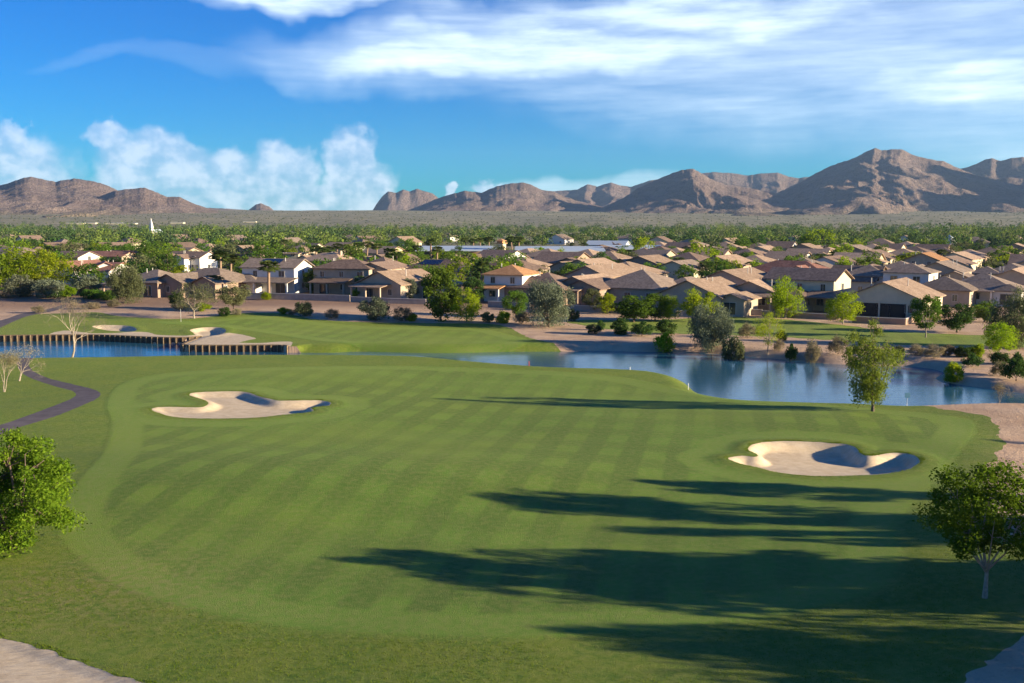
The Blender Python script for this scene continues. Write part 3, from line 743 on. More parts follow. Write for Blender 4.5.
# ---- the three big trees nearest the camera, each grown for itself
def big(name, px, ptop, pbase, wpx, label, leaf, bark, **kw):
    x, y, z = hit(px, pbase); z = gz(x, y)
    h = top_z(px, ptop, y) - z; w = wpx / 1000.0 * y
    tm, cm = tree_meshes(name, kw.pop('seed'), h, w, **kw)
    r = empty(name, (x, y, z - 0.04)); tag(r, label, 'tree')
    link('trunk', tm, M[bark], r); link('crown', cm, M[leaf], r)
    TREES.append((x, y, w / 2)); return r
M['leaf_big'] = mat_leaf('leaf_big', (0.11, 0.18, 0.014), (0.22, 0.29, 0.024), (0.07, 0.14, 0.012), 0.45)
M['leaf_ash'] = mat_leaf('leaf_ash', (0.068, 0.14, 0.012), (0.13, 0.215, 0.018), (0.052, 0.115, 0.010), 0.45)
M['leaf_main'] = mat_leaf('leaf_main', (0.14, 0.185, 0.028), (0.23, 0.27, 0.042), (0.11, 0.15, 0.024), 0.35)
big('bushy_tree', 12, 425, 548, 134, 'round bright green bushy tree at the edge of the grass by the near sand bunker', 'leaf_big', 'bark', seed=5, cb=0.0, nc=120, nl=270, ls=0.15, clump=0.105, wa=0.75, tr=0.025, limbs=7)
big('ash_tree', 984, 466, 597, 122, 'dark green spreading tree on one pale trunk standing in long shadows', 'leaf_ash', 'bark_pale', seed=8, cb=0.24, nc=52, nl=270, ls=0.14, wa=0.6, clump=0.13, tr=0.017, limbs=6, shape='flat')
big('mesquite_tree', 872, 313, 411, 56, 'airy drooping tree at the water edge on the fairway behind the kidney bunker', 'leaf_main', 'bark', seed=14, cb=0.12, nc=70, nl=190, ls=0.19, clump=0.125, droop=0.6, tr=0.015, aspect=0.4, limbs=6, shell=0.25, lean=-0.3)
def bare(px, ptop, pbase, wpx, label, seed, twig=0, leaf='leaf_tan', name='bare_tree'):
    x, y, z = hit(px, pbase); z = gz(x, y); h = top_z(px, ptop, y) - z
    tm, cm = bare_meshes(name, seed, h, wpx / 1000 * y, twig)
    r = empty(name, (x, y, z - 0.03)); tag(r, label, 'tree'); link('trunk', tm, M['bark_pale'], r); link('crown', cm, M[leaf], r)
    TREES.append((x, y, 2))
bare(72, 297, 356.6, 62, 'leafless pale barked tree beside the small pond, in front of the timber wall', 3, 1)
bare(19, 344, 381, 40, 'small leafless tree on the grass inside the bend of the cart path', 7)
bare(999, 384, 402.4, 20, 'thin leaning leafless sapling on the bare bank of the big pond', 12)
bare(4, 352, 392, 26, 'dry tan twiggy bush tree beside the small leafless tree', 17, 1)

G_FAR = 'shrubs on the bare strip beyond the big pond'
T_SHORE = [
 # kind, name, px, top, base, width, label, category, group, leaf
 ('willow', 'mesquite_tree', 127, 263, 303, 36, 'olive brown weeping tree left standing alone before the tan roofed bungalow by the wash', 'tree'),
 ('lime', 'palo_verde_tree', 12, 247, 291, 58, 'big yellow green tree nearest the frame edge in the lime clump by the dry wash', 'tree'),
 ('lime', 'palo_verde_tree', 46, 248, 290, 50, 'big yellow green tree in front of the white gabled house with red roof', 'tree'),
 ('greyt', 'ironwood_tree', 20, 274, 297, 32, 'grey green bushy tree under the edge-most lime tree', 'tree'),
 ('greyt', 'ironwood_tree', 49, 277, 298, 30, 'grey green bushy tree under the inner lime tree', 'tree'),
 ('greyt', 'ironwood_tree', 86, 274, 295, 30, 'grey green bushy tree below the white gabled house with red roof', 'tree'),
 ('lshrub', 'desert_shrub', 67, 284, 297, 16, 'yellow green shrub between two dark bushes above the dry wash', 'shrub'),
 ('dshrub', 'desert_shrub', 53, 288, 298, 16, 'dark green bush next to the yellow green shrub above the dry wash', 'shrub'),
 ('shrub', 'desert_shrub', 93, 288, 299, 22, 'rounded mid green bush beside the weeping olive brown tree', 'shrub', 'leaf_green'),
 ('shrub', 'desert_shrub', 108, 290, 300, 20, 'green bush touching the foot of the weeping olive brown tree', 'shrub', 'leaf_green'),
 ('lshrub', 'desert_shrub', 23, 288, 296, 13, 'small lime bush below the grey green trees by the wash', 'shrub'),
 ('tshrub', 'desert_shrub', 8, 290, 298, 18, 'tan shrub beside the small lime bush by the wash', 'shrub'),
 ('tshrub', 'desert_shrub', 38, 306, 313, 14, 'low tan shrub on the turf rim below the dry wash', 'shrub'),
 ('tshrub', 'desert_shrub', 92, 302, 309, 18, 'wide tan shrub behind the leafless tree by the small pond', 'shrub'),
 ('tshrub', 'desert_shrub', 114, 299, 307, 14, 'tan shrub below the weeping olive brown tree', 'shrub'),
 ('thin', 'ash_tree', 194, 280, 318.4, 46, 'thin crowned tree with a white trunk behind the upper bunkers', 'tree', 'leaf_olive'),
 ('bushy', 'bushy_tree', 233, 281, 309, 32, 'low green and olive tree in front of the two storey house', 'tree', 'leaf_olive'),
 ('dark', 'bushy_tree', 177, 290, 308, 16, 'dark bush tree behind the white trunked tree', 'tree'),
 ('dshrub', 'desert_shrub', 225, 307, 316, 12, 'small dark shrub on the edge of the upper green', 'shrub'),
 ('tshrub', 'desert_shrub', 237, 308, 315, 10, 'small tan shrub next to the dark shrub on the edge of the upper green', 'shrub'),
 ('tshrub', 'desert_shrub', 183, 301, 310, 18, 'tan shrub beside the dark bush tree', 'shrub'),
 ('lshrub', 'desert_shrub', 203, 302, 311, 14, 'olive shrub right behind the white trunk', 'shrub'),
 ('lshrub', 'desert_shrub', 266, 292, 300, 10, 'small yellow green shrub at the foot of the tall palm', 'shrub'),
 ('shrub', 'desert_shrub', 305, 300, 316, 18, 'taller olive green shrub on the bare slope over the upper green', 'shrub', 'leaf_olive'),
 ('lshrub', 'desert_shrub', 284, 307, 314, 12, 'low lime shrub on the bare slope over the upper green', 'shrub'),
 ('tshrub', 'desert_shrub', 332, 309, 318.5, 16, 'grey tan shrub on the bare slope over the upper green', 'shrub'),
 ('tshrub', 'desert_shrub', 293, 309, 315, 9, 'small dry shrub between lime and olive shrubs on the bare slope', 'shrub'),
 ('dark', 'bushy_tree', 312, 269, 293, 17, 'dense green tree between the two storey house and its neighbour', 'tree', 'leaf_green'),
 ('dark', 'bushy_tree', 363, 274, 297, 18, 'dark dense tree at the corner of the blue shaded two storey house', 'tree'),
 ('lshrub', 'desert_shrub', 357, 289, 298, 16, 'clipped lime hedge bush in the yard below the dark dense tree', 'shrub'),
 ('greyt', 'ironwood_tree', 376, 296, 320.5, 30, 'grey green many stemmed bush tree at the rim of the upper green', 'tree'),
 ('tshrub', 'desert_shrub', 402, 307, 321, 22, 'grey tan thicket between the grey green bush tree and the tall dark tree', 'shrub'),
 ('lshrub', 'desert_shrub', 412, 313, 321, 12, 'lime shrub at the foot of the grey tan thicket', 'shrub'),
 ('dark', 'carob_tree', 441, 266, 321, 38, 'tall dark green tree with pale trunk by the gable roofed house', 'tree', 'leaf_green'),
 ('lime', 'palo_verde_tree', 467, 288, 322, 32, 'lime green tree in the shade edge next to the tall dark green tree', 'tree'),
 ('greyt', 'ironwood_tree', 409, 277, 300, 20, 'grey green garden tree against the shaded gable wall', 'tree'),
 ('dark', 'bushy_tree', 474, 277, 303, 22, 'dark garden tree behind the lime green tree', 'tree'),
 ('palm', 'palm_tree', 482, 262, 299, 17, 'thick trunked palm beside the orange roofed white house', 'palm'),
 ('bushy', 'bushy_tree', 516, 290, 318, 26, 'round green tree in front of the orange roofed white house', 'tree'),
 ('willow', 'mesquite_tree', 549, 278, 327, 52, 'large grey olive weeping tree with dark trunk between lawn and hip roofed house', 'tree', 'leaf_grey'),
 ('shrub', 'desert_shrub', 487, 312, 322.5, 14, 'olive shrub beside the lime green tree', 'shrub'),
 ('lshrub', 'desert_shrub', 503, 311, 323, 16, 'yellow green shrub under the round green tree', 'shrub'),
 ('tshrub', 'desert_shrub', 522, 312, 324, 18, 'tan shrub under the large grey olive weeping tree', 'shrub'),
 ('shrub', 'desert_shrub', 572, 309, 321, 14, 'olive bush under the skirt of the large grey olive weeping tree', 'shrub'),
 ('bushy', 'bushy_tree', 592, 288, 312, 18, 'narrow green tree next to the shaded porch of the tan roofed house', 'tree', 'leaf_olive'),
 ('bushy', 'bushy_tree', 607, 292, 314, 18, 'lime tinged tree next to the narrow green tree', 'tree', 'leaf_lime'),
 ('dark', 'carob_tree', 634, 293, 322, 38, 'broad dark green tree in front of the brown hip roofed house', 'tree', 'leaf_green'),
 ('bushy', 'bushy_tree', 655, 293, 321, 28, 'broad green tree merging with its darker neighbour before the brown hip roof', 'tree'),
 ('lime', 'palo_verde_tree', 669, 294, 321, 22, 'small lime tree at the end of the broad green pair', 'tree'),
 ('shrub', 'desert_shrub', 593, 324, 334, 15, 'olive shrub on the strip above the narrow arm of water', 'shrub', 'leaf_olive', G_FAR),
 ('dshrub', 'desert_shrub', 601, 320, 330, 8, 'slim dark shrub beside the olive shrub above the narrow arm of water', 'shrub', None, G_FAR),
 ('dshrub', 'desert_shrub', 620, 318, 334.5, 18, 'rounded dark shrub between lawn and narrow arm of water', 'shrub', None, G_FAR),
 ('dshrub', 'desert_shrub', 642, 322, 336, 22, 'dark shrub with reddish tips above the narrow arm of water', 'shrub', None, G_FAR),
 ('dshrub', 'desert_shrub', 666, 319, 334, 20, 'dark shrub behind the yellow green bush at the water', 'shrub', None, G_FAR),
 ('lshrub', 'desert_shrub', 664, 332, 345, 20, 'yellow green bush at the water edge', 'shrub', None, G_FAR),
 ('bushy', 'bushy_tree', 699, 286, 322, 34, 'bright green tree at the edge of the far lawn before the blue grey gabled house', 'tree', 'leaf_lime'),
 ('willow', 'mesquite_tree', 711, 301, 346, 46, 'grey green weeping tree on the pond bank reflected in the water', 'tree', 'leaf_grey'),
 ('thin', 'mesquite_tree', 768, 309, 350, 28, 'yellow green loose tree on the pond bank beside the weeping grey green one', 'tree', 'leaf_lime'),
 ('lime', 'palo_verde_tree', 786, 276, 318, 34, 'tall lime green tree in front of the two storey house with cream gable', 'tree'),
 ('lime', 'palo_verde_tree', 843, 291, 324, 34, 'round lime green tree by the lawn next to the big gabled house', 'tree'),
 ('tshrub', 'desert_shrub', 747, 324, 338, 20, 'pale tan shrub behind the yellow green loose tree', 'shrub', None, G_FAR),
 ('shrub', 'desert_shrub', 733, 338, 352, 22, 'olive shrub between the two bank trees', 'shrub', None, G_FAR),
 ('dshrub', 'desert_shrub', 782, 330, 341, 10, 'small dark shrub behind the yellow green loose tree', 'shrub', None, G_FAR),
 ('tshrub', 'desert_shrub', 779, 340, 350, 12, 'small brown shrub next to the yellow green loose tree', 'shrub', None, G_FAR),
 ('dshrub', 'desert_shrub', 791, 344, 353, 12, 'low dark shrub close to the water beside the brown shrub', 'shrub', None, G_FAR),
 ('tshrub', 'desert_shrub', 812, 339, 355, 18, 'tan twiggy shrub with its reflection in the pond', 'shrub', None, G_FAR),
 ('tshrub', 'desert_shrub', 838, 337, 354, 22, 'wide tan twiggy shrub behind the crown of the airy drooping tree', 'shrub', None, G_FAR),
 ('shrub', 'desert_shrub', 898, 346, 356, 12, 'small olive shrub beyond the airy drooping tree', 'shrub', None, G_FAR),
 ('tshrub', 'desert_shrub', 916, 344, 355, 18, 'tan shrub between pond and far lawn below the slim tree', 'shrub', None, G_FAR),
 ('tshrub', 'desert_shrub', 934, 345, 358, 22, 'large tan shrub between pond and far lawn below the slim tree', 'shrub', None, G_FAR),
 ('shrub', 'desert_shrub', 947, 345, 356, 14, 'olive tan shrub beside the large tan shrub', 'shrub', 'leaf_tan', G_FAR),
 ('dshrub', 'desert_shrub', 963, 346, 357, 18, 'dark shrub behind the bare point in the pond', 'shrub', None, G_FAR),
 ('lshrub', 'desert_shrub', 976, 344, 357, 16, 'lime shrub beside the dark shrub behind the bare point', 'shrub', None, G_FAR),
 ('dshrub', 'desert_shrub', 972, 354, 367, 18, 'dark shrub in shade closer to the bare point', 'shrub', None, G_FAR),
 ('lshrub', 'desert_shrub', 954, 362, 375, 18, 'yellow green shrub standing alone on the tip of the bare point', 'shrub', None, G_FAR),
 ('tshrub', 'desert_shrub', 1000, 362, 376, 20, 'tan shrub on the shaded bank by the frame edge', 'shrub', None, G_FAR),
 ('dshrub', 'desert_shrub', 1016, 354, 381, 26, 'big dark shrub on the shaded bank by the frame edge', 'shrub', None, G_FAR),
 ('dshrub', 'desert_shrub', 1000, 352, 364, 20, 'dark shrub under the lime tree by the frame edge', 'shrub', None, G_FAR),
 ('slim', 'slim_tree', 925, 291, 337.5, 26, 'slim green tree with a pale trunk on the far lawn before the big gabled house', 'tree'),
 ('dark', 'carob_tree', 957, 301, 332.5, 32, 'dark round tree on the far lawn beside the slim tree', 'tree'),
 ('dark', 'bushy_tree', 984, 302, 322, 24, 'dark green garden tree behind the far lawn', 'tree', 'leaf_green'),
 ('bushy', 'bushy_tree', 934, 302, 324, 18, 'small green tree half hidden by the slim tree', 'tree'),
 ('willow', 'mesquite_tree', 1016, 288, 348, 50, 'large grey green weeping tree by the frame edge over the far lawn', 'tree', 'leaf_olive'),
 ('lime', 'palo_verde_tree', 998, 322, 354, 32, 'lime green tree below the large weeping tree by the frame edge', 'tree'),
]
for i, tr_ in enumerate(T_SHORE):
    tr_ = tuple(tr_) + (None,) * (10 - len(tr_))
    kind, nm, px, pt, pb, w, lab, cat, lf, grp = tr_
    if grp is None and lf == G_FAR: grp, lf = G_FAR, None
    plant_px(kind, nm, px, pt, pb, w, lab, cat, grp, i * 7 + 1, lf)

# trees beyond the frame edge whose long shadows fall across the turf
def shade_tree(tipx, tipy, h, w, kind, seed, label, leaf=None):
    x0, y0 = hit(tipx, tipy)[:2]
    L = h / math.tan(rad(12.2))
    x = x0 + 0.972 * L; y = y0 - 0.234 * L
    plant(kind, 'shade_tree', x, y, float(hland(x, y)), h, w, label, 'tree', 'trees beyond the picture edge casting long shadows', seed, leaf)
shade_tree(470, 493, 9.2, 4.2, 'slim', 1, 'slim green tree beyond the dirt casting the long shadow below the kidney bunker')
shade_tree(612, 478, 8.0, 3.6, 'slim', 3, 'slim green tree casting the topmost shadow below the kidney bunker')
shade_tree(640, 530, 7.0, 2.2, 'slim', 5, 'small slim tree casting the thin shadow below the kidney bunker')
shade_tree(465, 566, 8.4, 6.5, 'bushy', 2, 'bushy tree beyond the frame casting the broadest shadow')
shade_tree(545, 556, 8.4, 3.8, 'dark', 6, 'dark tree beyond the frame casting the broadest shadow')
shade_tree(640, 566, 6.5, 6.0, 'dark', 9, 'low dark tree beyond the frame deepening the broadest shadow')
shade_tree(610, 632, 7.2, 5.0, 'bushy', 4, 'bushy tree beyond the frame casting the nearest shadow')
shade_tree(690, 655, 6.5, 5.0, 'dark', 8, 'dark tree beyond the frame casting the nearest shadow')
shade_tree(800, 520, 6.0, 4.0, 'dark', 10, 'dark tree beside the dirt casting shade on the dirt')
shade_tree(960, 438, 5.0, 3.4, 'lime', 11, 'lime tree beside the dirt casting shade on the bank')
# ------------------------------------------------------------------ timber wall, markers, rocks
M['timber'] = simple('timber', (0.11, 0.075, 0.05), 0.9, 0.3, 4.0, 0.5)
M['timber_pale'] = simple('timber_pale', (0.22, 0.155, 0.09), 0.9, 0.25, 4.0, 0.5)
def timber_wall(pts, label, sp=0.95):
    base = Vector((pts[0][0], pts[0][1], WL))
    r = empty('retaining_wall', base); tag(r, label, 'retaining wall')
    # resample evenly
    P_ = [Vector((p[0], p[1], 0)) for p in pts]; out = [P_[0]]; acc = 0
    for a, b in zip(P_[:-1], P_[1:]):
        L = (b - a).length; d = sp - acc
        while d < L: out.append(a + (b - a) * (d / L)); d += sp
        acc = L - (d - sp)
    m = MB(); c = MB()
    rngs = random.Random(4)
    pm = None
    for i, (a, b) in enumerate(zip(out[:-1], out[1:])):
        d = (b - a).normalized(); n = Vector((d.y, -d.x, 0))     # towards the water
        def quadbox(mb, a, b, o0, o1, z0, z1):
            vs = [a + n * o0, b + n * o0, b + n * o1, a + n * o1]
            vs = [(v.x - base.x, v.y - base.y, z) for z in (z0, z1) for v in vs]
            mb.solid(vs, ((0, 3, 2, 1), (4, 5, 6, 7), (0, 1, 5, 4), (1, 2, 6, 5), (2, 3, 7, 6), (3, 0, 4, 7)))
        for k in range(4):
            quadbox(m, a, b, -0.30 + rngs.uniform(-.01, .01), 0.02 + 0.012 * k, -0.5 + 0.35 * k, -0.155 + 0.35 * k)
        quadbox(c, a - d * 0.01, b + d * 0.0, -0.34, 0.10, 0.902, 0.99)
    m.build('planking', M['timber'], r); c.build('cap', M['timber_pale'], r)
    for i, a in enumerate(out[:100]):
        b = out[min(i + 1, len(out) - 1)]; a0 = out[max(i - 1, 0)]
        d = (b - a0).normalized(); n = Vector((d.y, -d.x, 0))
        if pm is None:
            q = MB(); q.box(-0.07, -0.09, -0.5, 0.07, 0.09, 0.95); pm = q.mesh('post'); pm.materials.append(M['timber_pale'])
        o = link('post', pm, None, r, (a.x - base.x + n.x * 0.17, a.y - base.y + n.y * 0.17, 0)); o.rotation_euler = (0, 0, math.atan2(d.y, d.x))
w1 = catmull(wall1[:-2], 4, False); timber_wall(w1, 'long timber retaining wall with posts holding the sand beach above the small pond')
w2 = catmull(wall1[-2:] + wall2, 4, False); timber_wall(w2, 'short timber retaining wall with posts round the sand spit', 0.95)
M['rockgrey'] = simple('boulder_stone', (0.34, 0.27, 0.20), 0.95, 0.25, 1.5, 0.8)
def boulder(x, y, s, label, grp, seed, sq=0.6):
    rng = np.random.RandomState(seed)
    import bmesh
    bm = bmesh.new(); bmesh.ops.create_icosphere(bm, subdivisions=3, radius=1.0)
    for v in bm.verts:
        k = 0.75 + 0.5 * float(fbm(np.array(v.co.x * 1.3 + seed), np.array(v.co.y * 1.3 + v.co.z * 1.7), 3))
        v.co = Vector((v.co.x * s * k, v.co.y * s * 0.8 * k, v.co.z * s * sq * k))
    me = bpy.data.meshes.new('boulder'); bm.to_mesh(me); bm.free()
    o = link('boulder', me, M['rockgrey'], None, (x, y, gz(x, y) + s * sq * 0.3)); tag(o, label, 'boulder', grp)
for i, (px, py, s, lb) in enumerate([(353, 350.6, 0.7, 'pale boulder at the end of the rocky outlet on the hidden shore'), (361, 350.4, 0.9, 'larger pale boulder in the middle of the rocky outlet'), (369, 350.6, 0.7, 'flat pale boulder of the rocky outlet nearest the stake')]):
    x, y, z = hit(px, py); boulder(x, y, s, lb, None, i + 3, 0.5)
# marker stakes, flag, square sign in the water
M['red'] = simple('red_paint', (0.55, 0.07, 0.03), 0.6, 0.05, 3); M['white'] = simple('white_paint', (0.75, 0.73, 0.68), 0.6, 0.05, 3)
M['bluegrey'] = simple('sign_paint', (0.10, 0.22, 0.30), 0.5, 0.05, 3); M['steel'] = simple('steel', (0.35, 0.36, 0.38), 0.4, 0.05, 3, 0, 0.5, 0.6)
def stake(px, py, mat, label, h=0.6):
    x, y, z = hit(px, py); m = MB()
    m.tube([(0, 0, -0.2), (0, 0, h - 0.05), (0, 0, h)], [0.04, 0.04, 0.02], 8)
    o = m.build('hazard_stake', M[mat], None); o.location = (x, y, gz(x, y)); tag(o, label, 'stake', 'hazard stakes along the pond')
stake(489.5, 351.5, 'red', 'red stake at the rim of the upper green near the start of the water')
stake(529, 366.0, 'red', 'red stake on the near shore of the narrow arm of water')
stake(610, 351.4, 'red', 'red stake on the sandy far shore of the narrow arm of water')
stake(630, 369.6, 'white', 'pale stake on the near shore of the narrow arm of water', 0.35)
stake(688.3, 386, 'white', 'thick white stake where the near shore bends round the pond', 0.7)
x, y = at_z(907, 403.2, WL)
r = empty('water_sign', (x, y, WL)); tag(r, 'small square blue grey sign standing in the pond near the airy drooping tree', 'sign')
m = MB(); m.tube([(0, 0, -0.8), (0, 0, 1.0)], [0.03, 0.03], 8); m.build('post', M['steel'], r)
m = MB(); m.box(-0.26, -0.05, 0.55, 0.26, -0.02, 1.05); m.build('panel', M['bluegrey'], r)
x, y, z = hit(181, 322)
m = MB(); m.tube([(0, 0, -0.1), (0, 0, 2.2), (0, 0, 2.25)], [0.022, 0.018, 0.008], 8)
o = m.build('golf_flagstick', M['white'], None); o.location = (x, y, gz(x, y)); tag(o, 'thin pale flagstick standing on the upper green', 'flagstick')

# ------------------------------------------------------------------ houses
def mat_roof(name, ca, cb):
    m, t, out = new_mat(name)
    tc = t.n.new('ShaderNodeTexCoord').outputs['Object']; pos = t.n.new('ShaderNodeNewGeometry').outputs['Position']
    br = t.n.new('ShaderNodeTexVoronoi'); t.put(br.inputs['Vector'], tc); br.inputs['Scale'].default_value = 2.6
    n = t.noise(pos, 0.35, 4, 0.6)
    c = t.mix(t.mr(br.outputs['Color'], 0.2, 0.8), c4(ca), c4(cb))
    c = t.mix(t.mr(n, 0.4, 0.7, 0, 0.35), c, c4([x * 0.72 for x in ca]))
    sx = t.n.new('ShaderNodeSeparateXYZ'); t.put(sx.inputs[0], tc)
    w = t.math('ABSOLUTE', t.math('SINE', t.math('MULTIPLY', sx.outputs[2], 26.0)))
    w2 = t.math('ABSOLUTE', t.math('SINE', t.math('MULTIPLY', t.math('ADD', sx.outputs[0], sx.outputs[1]), 10.0)))
    oi = t.n.new('ShaderNodeObjectInfo'); hs = t.n.new('ShaderNodeHueSaturation'); t.put(hs.inputs['Color'], c)
    t.put(hs.inputs['Value'], t.mr(oi.outputs['Random'], 0, 1, 0.82, 1.2, False)); hs.inputs['Saturation'].default_value = 1.0
    principled(t, out, hs.outputs[0], 0.85, t.math('ADD', w, w2), 0.45, 0.06, 0.2)
    return m
M['roof_tan'] = mat_roof('roof_tile_tan', (0.32, 0.215, 0.14), (0.44, 0.31, 0.215))
M['roof_brown'] = mat_roof('roof_tile_brown', (0.18, 0.12, 0.088), (0.27, 0.185, 0.135))
M['roof_grey'] = mat_roof('roof_tile_grey', (0.21, 0.155, 0.115), (0.30, 0.225, 0.17))
M['roof_red'] = mat_roof('roof_tile_red', (0.26, 0.12, 0.085), (0.36, 0.18, 0.125))
M['roof_orange'] = mat_roof('roof_tile_orange', (0.42, 0.21, 0.09), (0.52, 0.28, 0.13))
M['wall_tan'] = simple('stucco_tan', (0.43, 0.34, 0.25), 0.95, 0.08, 0.8, 0.2); M['wall_cream'] = simple('stucco_cream', (0.58, 0.50, 0.35), 0.95, 0.06, 0.8, 0.2)
M['wall_white'] = simple('stucco_white', (0.68, 0.64, 0.58), 0.95, 0.05, 0.8, 0.2); M['wall_brown'] = simple('stucco_brown', (0.33, 0.23, 0.17), 0.95, 0.08, 0.8, 0.2)
M['trim'] = simple('painted_trim', (0.55, 0.50, 0.43), 0.7, 0.05, 2); M['glass'] = simple('window_glass', (0.03, 0.04, 0.05), 0.08, 0.1, 0.5, 0, 0.8)
M['solar'] = simple('solar_glass', (0.015, 0.02, 0.045), 0.15, 0.1, 1.0, 0, 0.6); M['dark'] = simple('opening_shade', (0.05, 0.04, 0.035), 0.9, 0.1, 1)
M['block'] = simple('block_wall', (0.36, 0.29, 0.24), 0.95, 0.1, 1.2, 0.3)
M['iron'] = simple('dark_iron', (0.04, 0.035, 0.03), 0.6, 0.1, 2)
def quad_slab(m, pts, th):
    """thin solid under four (or three) points"""
    n = len(pts); lo = [(p[0], p[1], p[2] - th) for p in pts]
    m.solid(list(pts) + lo, [tuple(range(n)), tuple(reversed(range(n, 2 * n)))] + [(i, i + n, (i + 1) % n + n, (i + 1) % n) for i in range(n)])
def roof_mesh(m, cx, cy, w, d, h, typ, pitch, ov=0.55, th=0.16):
    x0, x1, y0, y1 = cx - w / 2 - ov, cx + w / 2 + ov, cy - d / 2 - ov, cy + d / 2 + ov
    tp = math.tan(rad(pitch)); ze = h + th - ov * tp * 0.55 + 0.02
    if typ == 'gy':      # ridge along local y, gable faces local -y
        zr = ze + (x1 - x0) / 2 * tp
        quad_slab(m, [(x0, y0, ze), (cx, y0, zr), (cx, y1, zr), (x0, y1, ze)], th); quad_slab(m, [(cx + 0.004, y0, zr), (x1, y0, ze), (x1, y1, ze), (cx + 0.004, y1, zr)], th)
    elif typ == 'gx':
        zr = ze + (y1 - y0) / 2 * tp
        quad_slab(m, [(x0, y0, ze), (x1, y0, ze), (x1, cy, zr), (x0, cy, zr)], th); quad_slab(m, [(x0, cy + 0.004, zr), (x1, cy + 0.004, zr), (x1, y1, ze), (x0, y1, ze)], th)
    elif typ == 'flat':
        m.box(x0, y0, h + 0.01, x1, y1, h + 0.3)
        zr = h + 0.3
    elif typ == 'shed':  # falls towards local -y
        zr = ze + (y1 - y0) * tp
        quad_slab(m, [(x0, y0, ze), (x1, y0, ze), (x1, y1, zr), (x0, y1, zr)], th)
    else:
        if w >= d: r = (d / 2 + ov); a = (x0 + r, cy); b = (x1 - r, cy)
        else: r = (w / 2 + ov); a = (cx, y0 + r); b = (cx, y1 - r)
        zr = ze + r * tp
        A = [(x0, y0, ze - th), (x1, y0, ze - th), (x1, y1, ze - th), (x0, y1, ze - th), (x0, y0, ze), (x1, y0, ze), (x1, y1, ze), (x0, y1, ze), (a[0], a[1], zr), (b[0], b[1], zr)]
        if w >= d: top = [(4, 5, 9, 8), (5, 6, 9), (6, 7, 8, 9), (7, 4, 8)]
        else: top = [(4, 5, 8), (5, 6, 9, 8), (6, 7, 9), (7, 4, 8, 9)]
        m.solid(A, [(3, 2, 1, 0), (0, 1, 5, 4), (1, 2, 6, 5), (2, 3, 7, 6), (3, 0, 4, 7)] + top)
    return zr
def wall_mesh(m, cx, cy, w, d, h, typ, pitch, th=0.16, ov=0.55):
    x0, x1, y0, y1 = cx - w / 2, cx + w / 2, cy - d / 2, cy + d / 2
    m.box(x0, y0, -0.6, x1, y1, h)
    tp = math.tan(rad(pitch)); k = h + 0.02 - ov * tp * 0.55
    if typ == 'gy':
        zr = k + (w / 2 + ov) * tp - 0.02
        for ya, yb in ((y0, y0 + 0.25), (y1 - 0.25, y1)):
            m.solid([(x0, ya, h + .001), (x1, ya, h + .001), (cx, ya, zr), (x0, yb, h + .001), (x1, yb, h + .001), (cx, yb, zr)], ((0, 1, 2), (5, 4, 3), (0, 3, 4, 1), (1, 4, 5, 2), (2, 5, 3, 0)))
    if typ == 'gx':
        zr = k + (d / 2 + ov) * tp - 0.02
        for xa, xb in ((x0, x0 + 0.25), (x1 - 0.25, x1)):
            m.solid([(xa, y0, h + .001), (xa, y1, h + .001), (xa, cy, zr), (xb, y0, h + .001), (xb, y1, h + .001), (xb, cy, zr)], ((2, 1, 0), (3, 4, 5), (1, 4, 3, 0), (2, 5, 4, 1), (0, 3, 5, 2)))
_winmesh = {}
def window(parent, x, y, z, w, h, face, sub=True, door=False):
    """face: 's' local -y, 'e' local +x"""
    key = (round(w, 1), round(h, 1), door)
    if key not in _winmesh:
        f = MB(); b = 0.09
        f.box(-w / 2 - b, -0.06, -b if not door else 0, -w / 2, 0.03, h + b); f.box(w / 2, -0.06, -b if not door else 0, w / 2 + b, 0.03, h + b)
        f.box(-w / 2, -0.06, h, w / 2, 0.03, h + b)
        if not door: f.box(-w / 2, -0.08, -b, w / 2, 0.03, 0)
        f.box(-0.03, -0.04, 0, 0.03, 0.03, h)
        g = MB(); g.box(-w / 2 + .001, -0.015, 0.001, -0.031, 0.02, h - .001); g.box(0.031, -0.015, 0.001, w / 2 - .001, 0.02, h - .001)
        fm = f.mesh('window'); fm.materials.append(M['trim']); gm = g.mesh('pane'); gm.materials.append(M['glass']); _winmesh[key] = (fm, gm)
    fm, gm = _winmesh[key]
    o = link('glass_door' if door else 'window', fm, None, parent, (x, y, z)); o.rotation_euler = (0, 0, 0 if face == 's' else math.pi / 2)
    link('pane', gm, None, o)
    return o
HOUSES = []
